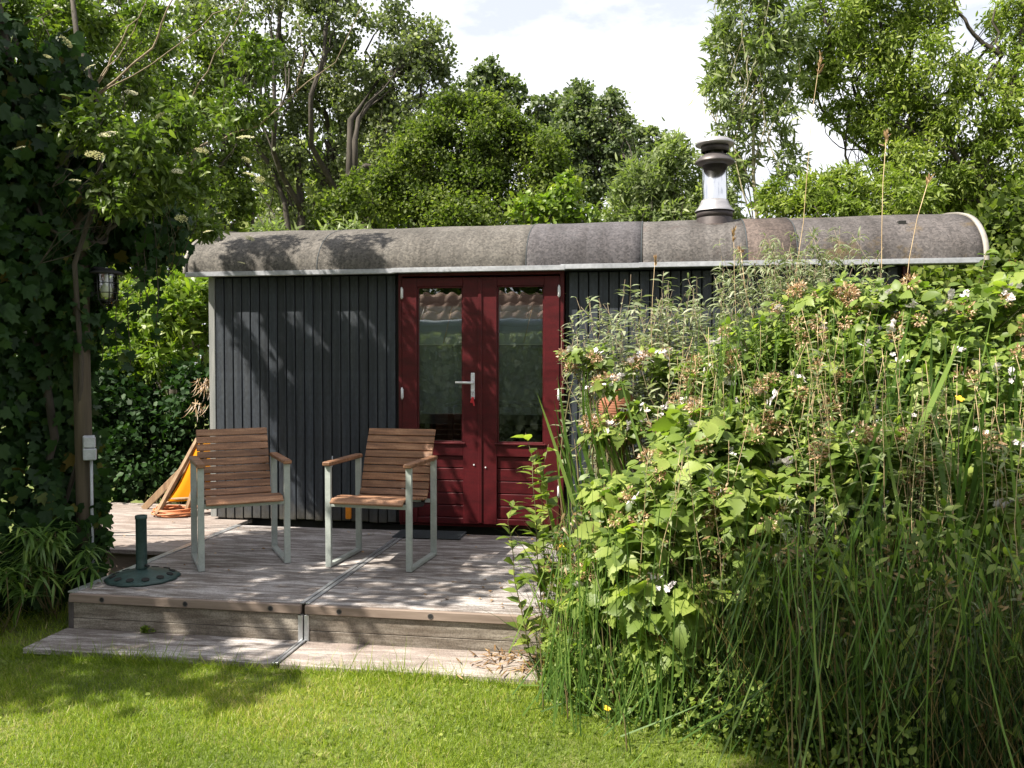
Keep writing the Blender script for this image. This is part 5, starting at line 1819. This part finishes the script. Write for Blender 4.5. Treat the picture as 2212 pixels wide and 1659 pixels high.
# grey narrow-leaved willow shrub: arching shoots with pairs of leaves
def shoot_plant(name, label, cat, base, tips, mat, leaf_len, per, wid=1.0, group=None, stem='twig', rad=0.004, droop=0.25, lo=0.35, template='lance', spread=0.03, arch=0.04):
    t = thing(name, label, cat, tuple(base), group=group)
    f = Foliage()
    mb = MB()
    for (tip, b0) in tips:
        tip, b0 = np.array(tip, float), np.array(b0, float)
        p = wob(b0, tip, 8, 0.07, sag=0.0)
        p = p + (np.linspace(0, 1, len(p)) ** 2 * (1 - np.linspace(0, 1, len(p))) * 4)[:, None] * (np.array([rng.normal() * 0.5 - 0.2, -0.1, 0.5]) * arch * np.linalg.norm(tip - b0))
        mb.tube(p, list(np.linspace(rad, rad * 0.35, len(p))), 5)
        k = per
        tt = lo + (1 - lo) * np.sort(rng.random(k))
        idx = tt * (len(p) - 1)
        i0 = np.clip(idx.astype(int), 0, len(p) - 2)
        fr_ = (idx - i0)[:, None]
        P = p[i0] * (1 - fr_) + p[i0 + 1] * fr_
        ax = unit(p[i0 + 1] - p[i0])
        sd = unit(np.cross(ax, rng.normal(size=(k, 3))))
        D = unit(sd + ax * 0.55 - np.array([0, 0, droop]))
        Nn = unit(np.cross(np.cross(D, [0, 0, 1.0]), D) + rng.normal(size=(k, 3)) * 0.3)
        S = leaf_len * (0.55 + 0.6 * rng.random(k)) * (1.15 - 0.5 * tt)
        f.add(template, P, D, Nn, np.stack([S * wid, S, S * 1.4], 1))
    f.build('leaves', mat, t, kind='stuff')
    wc(mb, 'stems', M[stem], t)['kind'] = 'stuff'
    return t


def tips_at(cx_, cy_, su, sv, Y, n, root, sy_=0.25):
    out = []
    for k in range(n):
        y = Y + rng.normal() * sy_
        a = at(cx_ + rng.uniform(-su, su), cy_ + rng.uniform(-sv, sv), y)
        rx = root[0] + (a[0] - root[0]) * 0.55 + rng.normal() * 0.08
        ry = root[1] + (a[1] - root[1]) * 0.5 + rng.normal() * 0.08
        out.append((a, (rx, ry, -0.22 if a[2] - 1.3 < 0 else a[2] - 1.25)))
    return out


shoot_plant('grey_willow_shrub', 'silvery narrow leaved shrub arching in front of the right boards', 'shrub', (1.95, -1.35, -0.22),
            tips_at(1340, 690, 110, 60, -1.35, 42, (2.0, -1.3)) + tips_at(1430, 640, 90, 55, -1.35, 30, (2.1, -1.3)) + tips_at(1300, 760, 90, 60, -1.4, 26, (1.9, -1.4))
            + tips_at(1500, 700, 90, 70, -1.5, 30, (2.3, -1.5)), L['grey'], 0.115, 34, rad=0.0028, wid=1.25, spread=0.02)
shoot_plant('grey_willow_shrub', 'silvery narrow leaved shoots standing before the right end of the roof', 'shrub', (2.9, -1.5, -0.22),
            tips_at(1650, 560, 110, 50, -1.5, 34, (2.8, -1.5)) + tips_at(1780, 530, 130, 40, -1.5, 34, (3.0, -1.5)) + tips_at(1880, 600, 120, 50, -1.5, 24, (3.2, -1.5))
            + tips_at(1580, 640, 100, 50, -1.5, 24, (2.6, -1.5)), L['grey'], 0.095, 48, rad=0.0025, wid=1.1, template='curl', lo=0.3, arch=0.14)
shoot_plant('grey_willow_shrub', 'silvery drooping shoots low in the dark tall grass', 'shrub', (2.95, -3.0, -0.22),
            tips_at(1740, 1110, 70, 50, -2.95, 8, (2.6, -2.8), 0.1) + tips_at(2080, 1330, 120, 90, -3.1, 10, (3.2, -2.9), 0.1), L['grey'], 0.075, 40, wid=1.1, rad=0.0025, template='curl', arch=0.12)
shoot_plant('feathery_shoots', 'pale narrow leaved shoots standing among the blossom of the thicket', 'plant', (2.9, -2.4, -0.22),
            tips_at(1600, 800, 160, 110, -2.2, 44, (2.3, -2.1)) + tips_at(1850, 800, 200, 140, -2.5, 52, (3.0, -2.3)) + tips_at(2100, 900, 120, 160, -2.7, 30, (3.4, -2.5)) + tips_at(1500, 960, 130, 90, -2.6, 26, (2.2, -2.4)),
            L['osier'], 0.075, 34, wid=1.15, rad=0.0025, stem='straw', lo=0.45)
shoot_plant('loosestrife', 'upright plant with bright lance leaves at the left edge of the thicket', 'plant', (1.3, -2.2, -0.22),
            [(at(1135, 935, -2.3), (1.42, -2.2, -0.2)), (at(1150, 1000, -2.35), (1.44, -2.25, -0.2)), (at(1185, 960, -2.2), (1.5, -2.15, -0.2)), (at(1240, 1180, -2.5), (1.5, -2.4, -0.2)),
             (at(1110, 1080, -2.4), (1.42, -2.3, -0.2)), (at(1290, 1010, -2.3), (1.6, -2.2, -0.2))],
            L['willow'], 0.135, 40, wid=2.3, stem='cane', lo=0.12, droop=0.1)
shoot_plant('young_maple_sprig', 'bright leafy sprig rising at the far right in front of the trees', 'plant', (3.6, -1.8, -0.22),
            [(at(2130, 545, -1.9), (3.5, -1.8, -0.2)), (at(2110, 620, -1.9), (3.5, -1.8, 0)), (at(2160, 600, -1.9), (3.55, -1.8, 0)), (at(2200, 640, -1.9), (3.6, -1.8, 0))],
            L['bramble'], 0.11, 26, wid=1.0, stem='cane', lo=0.6, template='oval')
shoot_plant('bramble_sprig', 'bright sunlit leaf sprig standing out against the dark grass', 'plant', (2.3, -3.0, -0.22),
            [(at(1815, 1195, -3.05), (2.5, -2.9, -0.2)), (at(1780, 1235, -3.05), (2.45, -2.9, -0.2))], L['bramble'], 0.10, 9, wid=1.0, stem='cane', lo=0.9, template='oval')

# reeds: wide blades
def reeds(label, base, n, u0, u1, v0, v1, Y, w=0.016, lean=0.25, ln=(0.5, 1.1), name='reed_clump', mat=None, group='reed clumps in the thicket', cat='reeds', bias=0.0):
    t = thing(name, label, cat, tuple(base), group=group)
    f = Foliage()
    st = MB()
    tip = np.array([at(rng.uniform(u0, u1), rng.uniform(v0, v1), Y + rng.normal() * 0.18) for _ in range(n)])
    Lh = rng.uniform(ln[0], ln[1], n)
    lx = rng.normal(size=n) * lean + bias
    ly = rng.normal(size=n) * lean * 0.5
    root = tip - np.stack([lx * Lh, ly * Lh, Lh], 1)
    root[:, 2] = np.maximum(root[:, 2], -0.2)
    D = unit(tip - root)
    Nn = unit(np.stack([-lx * 2 + rng.normal(size=n) * 0.3, -np.abs(rng.normal(size=n)) - 0.3, np.full(n, 0.2)], 1))
    f.add('blade', root, D, Nn, np.stack([w * (0.6 + 0.8 * rng.random(n)), Lh, Lh * 0.28], 1))
    f.build('blades', mat or L['reed'], t, kind='stuff')
    for k in range(0, n, max(1, n // 40)):
        r0_ = root[k]
        if r0_[2] < -0.1:
            continue
        gx_ = r0_[0] if r0_[1] < DKY0 - 0.05 else max(r0_[0], DKX1 + 0.04)
        g = np.array([gx_ + 0.02, r0_[1], -0.24])
        q = np.array([gx_ + 0.01, r0_[1], r0_[2] * 0.6])
        tt = np.linspace(0, 1, 8)[:, None]
        c = g * (1 - tt) ** 2 + q * 2 * tt * (1 - tt) + r0_ * tt ** 2
        st.tube(list(c) + [r0_ + (tip[k] - r0_) * 0.4], list(np.linspace(0.0035, 0.0015, 9)), 5)
    wc(st, 'stems', M['cane'], t)['kind'] = 'stuff'
    return t


reeds('reed clump with long blades rising in front of the right door', (1.55, -2.0, -0.22), 34, 1150, 1330, 780, 980, -1.95, w=0.020, lean=0.16, ln=(0.35, 0.7), bias=-0.32)
reeds('broad reed blades standing among the flowers at upper right', (3.2, -2.3, -0.22), 60, 1880, 2210, 640, 820, -2.35, w=0.021, lean=0.22, ln=(0.45, 0.9))
reeds('broad reed blades at the picture edge in the lower thicket', (3.2, -2.7, -0.22), 70, 1850, 2215, 820, 1100, -2.6, w=0.018, lean=0.3, ln=(0.5, 0.9))
reeds('thin green reeds at the left edge of the thicket over the deck', (1.6, -2.4, -0.22), 120, 1200, 1440, 1050, 1400, -2.45, w=0.009, lean=0.16, ln=(0.35, 0.9))

reeds('sunlit fine grass tuft at the left foot of the thicket beside the step', (1.5, -2.6, -0.22), 420, 1185, 1500, 1330, 1540, -2.68, w=0.006, lean=0.22, ln=(0.12, 0.4), group='grass tufts in the thicket', name='grass_tuft')
reeds('fine green grass blades between the front bramble leaves', (1.8, -2.7, -0.22), 240, 1220, 1700, 1000, 1400, -2.72, w=0.006, lean=0.18, ln=(0.3, 0.8), group='grass tufts in the thicket', name='grass_tuft')
reeds('tall green grass blades in the upper middle of the thicket', (2.6, -2.1, -0.22), 320, 1500, 2000, 620, 950, -2.1, w=0.006, lean=0.2, ln=(0.3, 0.8), group='grass tufts in the thicket', name='grass_tuft')
reeds('tall green grass blades before the dark lower right of the thicket', (3.0, -3.1, -0.22), 420, 1650, 2215, 1050, 1500, -3.05, w=0.0065, lean=0.38, ln=(0.3, 0.8), group='grass tufts in the thicket', name='grass_tuft')

# dry stalks rising above everything
for (u0, v0, u1, v1, lab, r) in ((1738, 640, 1772, 120, 'tallest straw coloured grass stalk crossing the sky near the chimney', 0.0035),
                                 (1868, 640, 1915, 290, 'straight dry stalk left of the shorter leaning one over the roof', 0.004),
                                 (1925, 600, 2007, 385, 'short leaning dry stalk before the right end of the roof', 0.0045),
                                 (1560, 800, 1585, 500, 'thin dry stalk rising in front of the roof below the chimney', 0.003),
                                 (1440, 760, 1415, 560, 'thin dry stalk in front of the boards right of the doors', 0.003),
                                 (1680, 620, 1600, 540, 'broken pale stalk leaning left across the eaves', 0.005)):
    a, c = at(u0, v0, -1.6), at(u1, v1, -1.6)
    t = thing('dry_stalk', lab, 'grass stalk', (a[0], a[1], -0.22), group='dry stalks above the thicket')
    low = np.array([a[0] - (c[0] - a[0]) * 0.6, a[1], -0.22])
    p = wob(low, c, 12, 0.03)
    wc(MB().tube(p, list(np.linspace(r, r * 0.35, 12)), 6), 'stalk', M['straw'], t)
    f = Foliage()
    k = 22
    tt = rng.random(k) * 0.08
    P = c + (a - c) * tt[:, None]
    f.add('lance', P, unit(unit(c - a) + rng.normal(size=(k, 3)) * 0.3), [0, -1, 0.2], np.stack([np.full(k, 0.03), 0.02 + 0.03 * rng.random(k), np.full(k, 0.02)], 1))
    f.build('seed_plume', L['straw'], t)

# tall stems filling the lower right: green and tan, uncountable
def edge_y(x):
    return np.interp(x, [1.30, 1.6, 2.1, 2.5, 3.0, 3.6, 5.0], [-2.50, -2.72, -2.90, -3.15, -3.35, -3.45, -3.6])


f = Foliage()
n = 14000
X = 1.42 + 3.45 * rng.random(n)
dpt = rng.random(n) ** 1.3 * 1.5
Yp = edge_y(X) + dpt
hh = (0.26 + 0.42 * np.clip((X - 1.3) / 1.0, 0, 1)) * (0.3 + 1.0 * rng.random(n)) + 0.30 * np.clip(dpt, 0, 1)
keep = ~((X < DKX1 - 0.9) & (Yp > DKY0 - 0.02))
X, Yp, hh = X[keep], Yp[keep], hh[keep]
n = len(X)
P = np.stack([X, Yp, np.full(n, -0.24)], 1)
D = unit(np.stack([rng.normal(size=n) * 0.26, rng.normal(size=n) * 0.2 - 0.04, np.ones(n)], 1))
f.add('blade', P, D, unit(rng.normal(size=(n, 3)) * [1, 1, 0.2]), np.stack([0.003 + 0.0045 * rng.random(n) ** 2, hh, hh * (0.2 + 0.7 * rng.random(n))], 1))
tg = f.build('tall_grass', L['stem'])
setp(tg, 'tall green and tan grass stems under the brambles', None, kind='stuff')
# arching grass seed heads
f = Foliage()
n = 260
X = rng.uniform(1.5, 3.9, n)
P = np.stack([X, edge_y(X) + rng.random(n) * 0.35, 0.05 + 0.55 * rng.random(n)], 1)
for k in range(7):
    off = unit(rng.normal(size=(n, 3)) + [0.4, -0.2, -0.3])
    f.add('lance', P + off * 0.02, off, [0, -1, 0.3], np.stack([np.full(n, 0.045), 0.02 + 0.03 * rng.random(n), np.full(n, 0.04)], 1), rnd=0.6 + 0.4 * rng.random(n))
setp(f.build('grass_seed_heads', L['stem']), 'pale arching grass seed heads in the dark growth', None, kind='stuff')
# small leaves of bindweed and bedstraw climbing through the stems
f = Foliage()
n = 4200
X = rng.uniform(1.6, 4.3, n)
P = np.stack([X, edge_y(X) + 0.02 + 0.5 * rng.random(n), -0.2 + 0.95 * rng.random(n)], 1)
cl = 0.5 + 0.5 * np.sin(P[:, 0] * 7 + P[:, 2] * 9) * np.sin(P[:, 2] * 13 + P[:, 0] * 4)
P = P[rng.random(n) < 0.25 + 0.75 * cl]
f.add('lance', P, unit(rng.normal(size=P.shape) + [0, -0.3, -0.2]), unit(rng.normal(size=P.shape) * 0.5 + [0, -0.3, 1]), np.stack([0.09 + 0.05 * rng.random(len(P)), 0.03 + 0.05 * rng.random(len(P)), np.full(len(P), 0.05)], 1))
setp(f.build('climbing_herbs', L['bramble']), 'small climbing herb leaves among the tall stems', None, kind='stuff')
# low herbs where the thicket meets lawn and deck
f = Foliage()
n = 5200
X = 1.47 + 1.4 * rng.random(n) ** 1.5
Yp = edge_y(X) - 0.10 + 0.35 * rng.random(n)
P = np.stack([X, Yp, -0.21 + 0.30 * rng.random(n) ** 1.5], 1)
f.add('oval', P, unit(rng.normal(size=(n, 3)) + [0, -0.4, 0.1]), unit(rng.normal(size=(n, 3)) * 0.5 + [0, -0.2, 1]), 0.014 + 0.022 * rng.random(n))
setp(f.build('ground_herbs', L['bramble']), 'low leafy herbs along the edge of the lawn', None, kind='stuff')
# yellow flowers
yf = Foliage()
a = np.arange(5) * 2 * math.pi / 5
yf.add('round', np.zeros((5, 3)), np.stack([np.cos(a), np.sin(a), np.full(5, 0.25)], 1), [0, 0, 1], 1.0)
ym = yf.mesh('petals', L['yellow'])
for (u, v, Y, s, lab) in ((1312, 1530, -2.9, 0.016, 'yellow flower at the foot of the thicket on the lawn edge'), (2072, 862 + 0, -2.85, 0.02, 'orange yellow flower in the dark gap of the right bramble'),
                          (1213, 1180, -2.55, 0.013, 'small yellow flower on the left edge of the thicket')):
    c = at(u, v, Y)
    t = thing('yellow_flower', lab, 'flower', (c[0], c[1], -0.22), group='yellow flowers')
    o = bpy.data.objects.new('petals', ym)
    COL.objects.link(o)
    o.parent = t
    o.location = (0, 0, c[2] + 0.22)
    o.scale = (s, s, s)
    o.rotation_euler = (0.7, 0.2, 0)
    wc(MB().tube([(c[0], c[1], -0.25), c], 0.0018, 5), 'stem', M['cane'], t)

# ================================================================== LAWN
def in_step(x, y):
    return ((x > DKX0 - 0.02) & (x < 1.75) & (y > LY + 0.0)) | ((x > -2.65) & (x < DKX0) & (y > -1.16)) | ((x > DKX0) & (y > DKY0))


def lawn_patch(n, x0, x1, y0, y1, h0, h1, wd):
    X = rng.uniform(x0, x1, n)
    Y = rng.uniform(y0, y1, n)
    tuft = 0.5 + 0.5 * np.sin(X * 5.1 + 1.3 * np.sin(Y * 4)) * np.cos(Y * 6.3 + np.sin(X * 3))
    k = ~in_step(X, Y)
    X, Y, tuft = X[k], Y[k], tuft[k]
    n = len(X)
    H = (h0 + (h1 - h0) * rng.random(n)) * (0.7 + 0.55 * tuft)
    near = np.abs(Y - LY) < 0.07
    H[near & (X > DKX0 - 0.1) & (X < 1.8) & (rng.random(n) < 0.25)] *= 1.8
    P = np.stack([X, Y, lawn_z(X, Y) - 0.004], 1)
    D = unit(np.stack([rng.normal(size=n) * 0.55, rng.normal(size=n) * 0.55, np.ones(n)], 1))
    dry = 0.5 + 0.5 * np.sin(X * 2.3 + 0.7) * np.sin(Y * 3.9 + X)
    f.add('grass', P, D, unit(rng.normal(size=(n, 3))), np.stack([wd * (0.7 + 0.6 * rng.random(n)), H, H], 1),
          rnd=np.clip(rng.normal(size=n) * 0.2 + 0.42 + 0.55 * (dry - 0.5) + 0.15 * (tuft - 0.5) + (rng.random(n) < 0.07) * 0.5, 0, 1))


f = Foliage()
lawn_patch(190000, -2.6, 3.3, -3.95, -2.45, 0.018, 0.046, 0.0030)
lawn_patch(26000, -5.0, 5.0, -8.0, -3.95, 0.02, 0.05, 0.007)
lawn_patch(1300, DKX0 - 0.1, 1.6, LY - 0.07, LY - 0.002, 0.04, 0.10, 0.0035)
lawn_patch(16000, -4.2, -1.25, -2.5, -0.9, 0.03, 0.10, 0.004)
setp(f.build('grass', L['lawn']), 'short sunlit lawn grass in the foreground', None, kind='stuff')
# clover and leaves in the lawn
f = Foliage()
n = 2600
X = rng.uniform(-1.5, 3.2, n)
Y = rng.uniform(-3.9, -2.56, n)
wgt = 0.5 + 0.5 * np.sin(X * 3.1) * np.cos(Y * 4 + X)
k = (rng.random(n) < wgt * (0.3 + 0.7 * (X > 0.6)))
X, Y = X[k], Y[k]
P = np.stack([X, Y, lawn_z(X, Y) + 0.012 + 0.012 * rng.random(len(X))], 1)
f.add('round', P, unit(rng.normal(size=P.shape) * [1, 1, 0.2]), unit(rng.normal(size=P.shape) * 0.3 + [0, 0, 1]), 0.012 + 0.014 * rng.random(len(X)))
setp(f.build('clover', L['willow']), 'clover leaves scattered in the lawn', None, kind='stuff')
# fallen bits on the deck
f = Foliage()
n = 150
X = np.concatenate([rng.uniform(DKX0, 1.5, n), rng.uniform(-2.5, -1.3, 40), rng.uniform(0.8, 1.6, 60)])
Y = np.concatenate([np.where(rng.random(n) < 0.5, -0.30 - 0.12 * rng.random(n), rng.uniform(-2.1, -0.3, n)), rng.uniform(-1.0, 0.0, 40), rng.uniform(-2.1, -1.2, 60)])
P = np.stack([X, Y, np.full(len(X), 0.007)], 1)
f.add('round', P, unit(rng.normal(size=P.shape) * [1, 1, 0.1]), unit(rng.normal(size=P.shape) * 0.25 + [0, 0, 1]), 0.006 + 0.020 * rng.random(len(X)) ** 2)
setp(f.build('fallen_leaves', L['straw']), 'small dry fallen leaves scattered over the deck', None, kind='stuff')
# litter of dry stems on the step's right end
f = Foliage()
n = 220
X = 1.38 + rng.normal(size=n) * 0.16
Y = -2.30 + rng.normal(size=n) * 0.09
k = (Y < DKY0 - 0.03) & (X < 1.74)
X, Y = X[k], Y[k]
P = np.stack([X, Y, -0.188 + 0.02 * rng.random(len(X))], 1)
f.add('lance', P, unit(rng.normal(size=P.shape) * [1, 1, 0.12]), [0, 0, 1], np.stack([np.full(len(X), 0.05), 0.04 + 0.08 * rng.random(len(X)), np.full(len(X), 0.02)], 1))
setp(f.build('dry_litter', L['straw']), 'dry straw litter on the right end of the low step', None, kind='stuff')
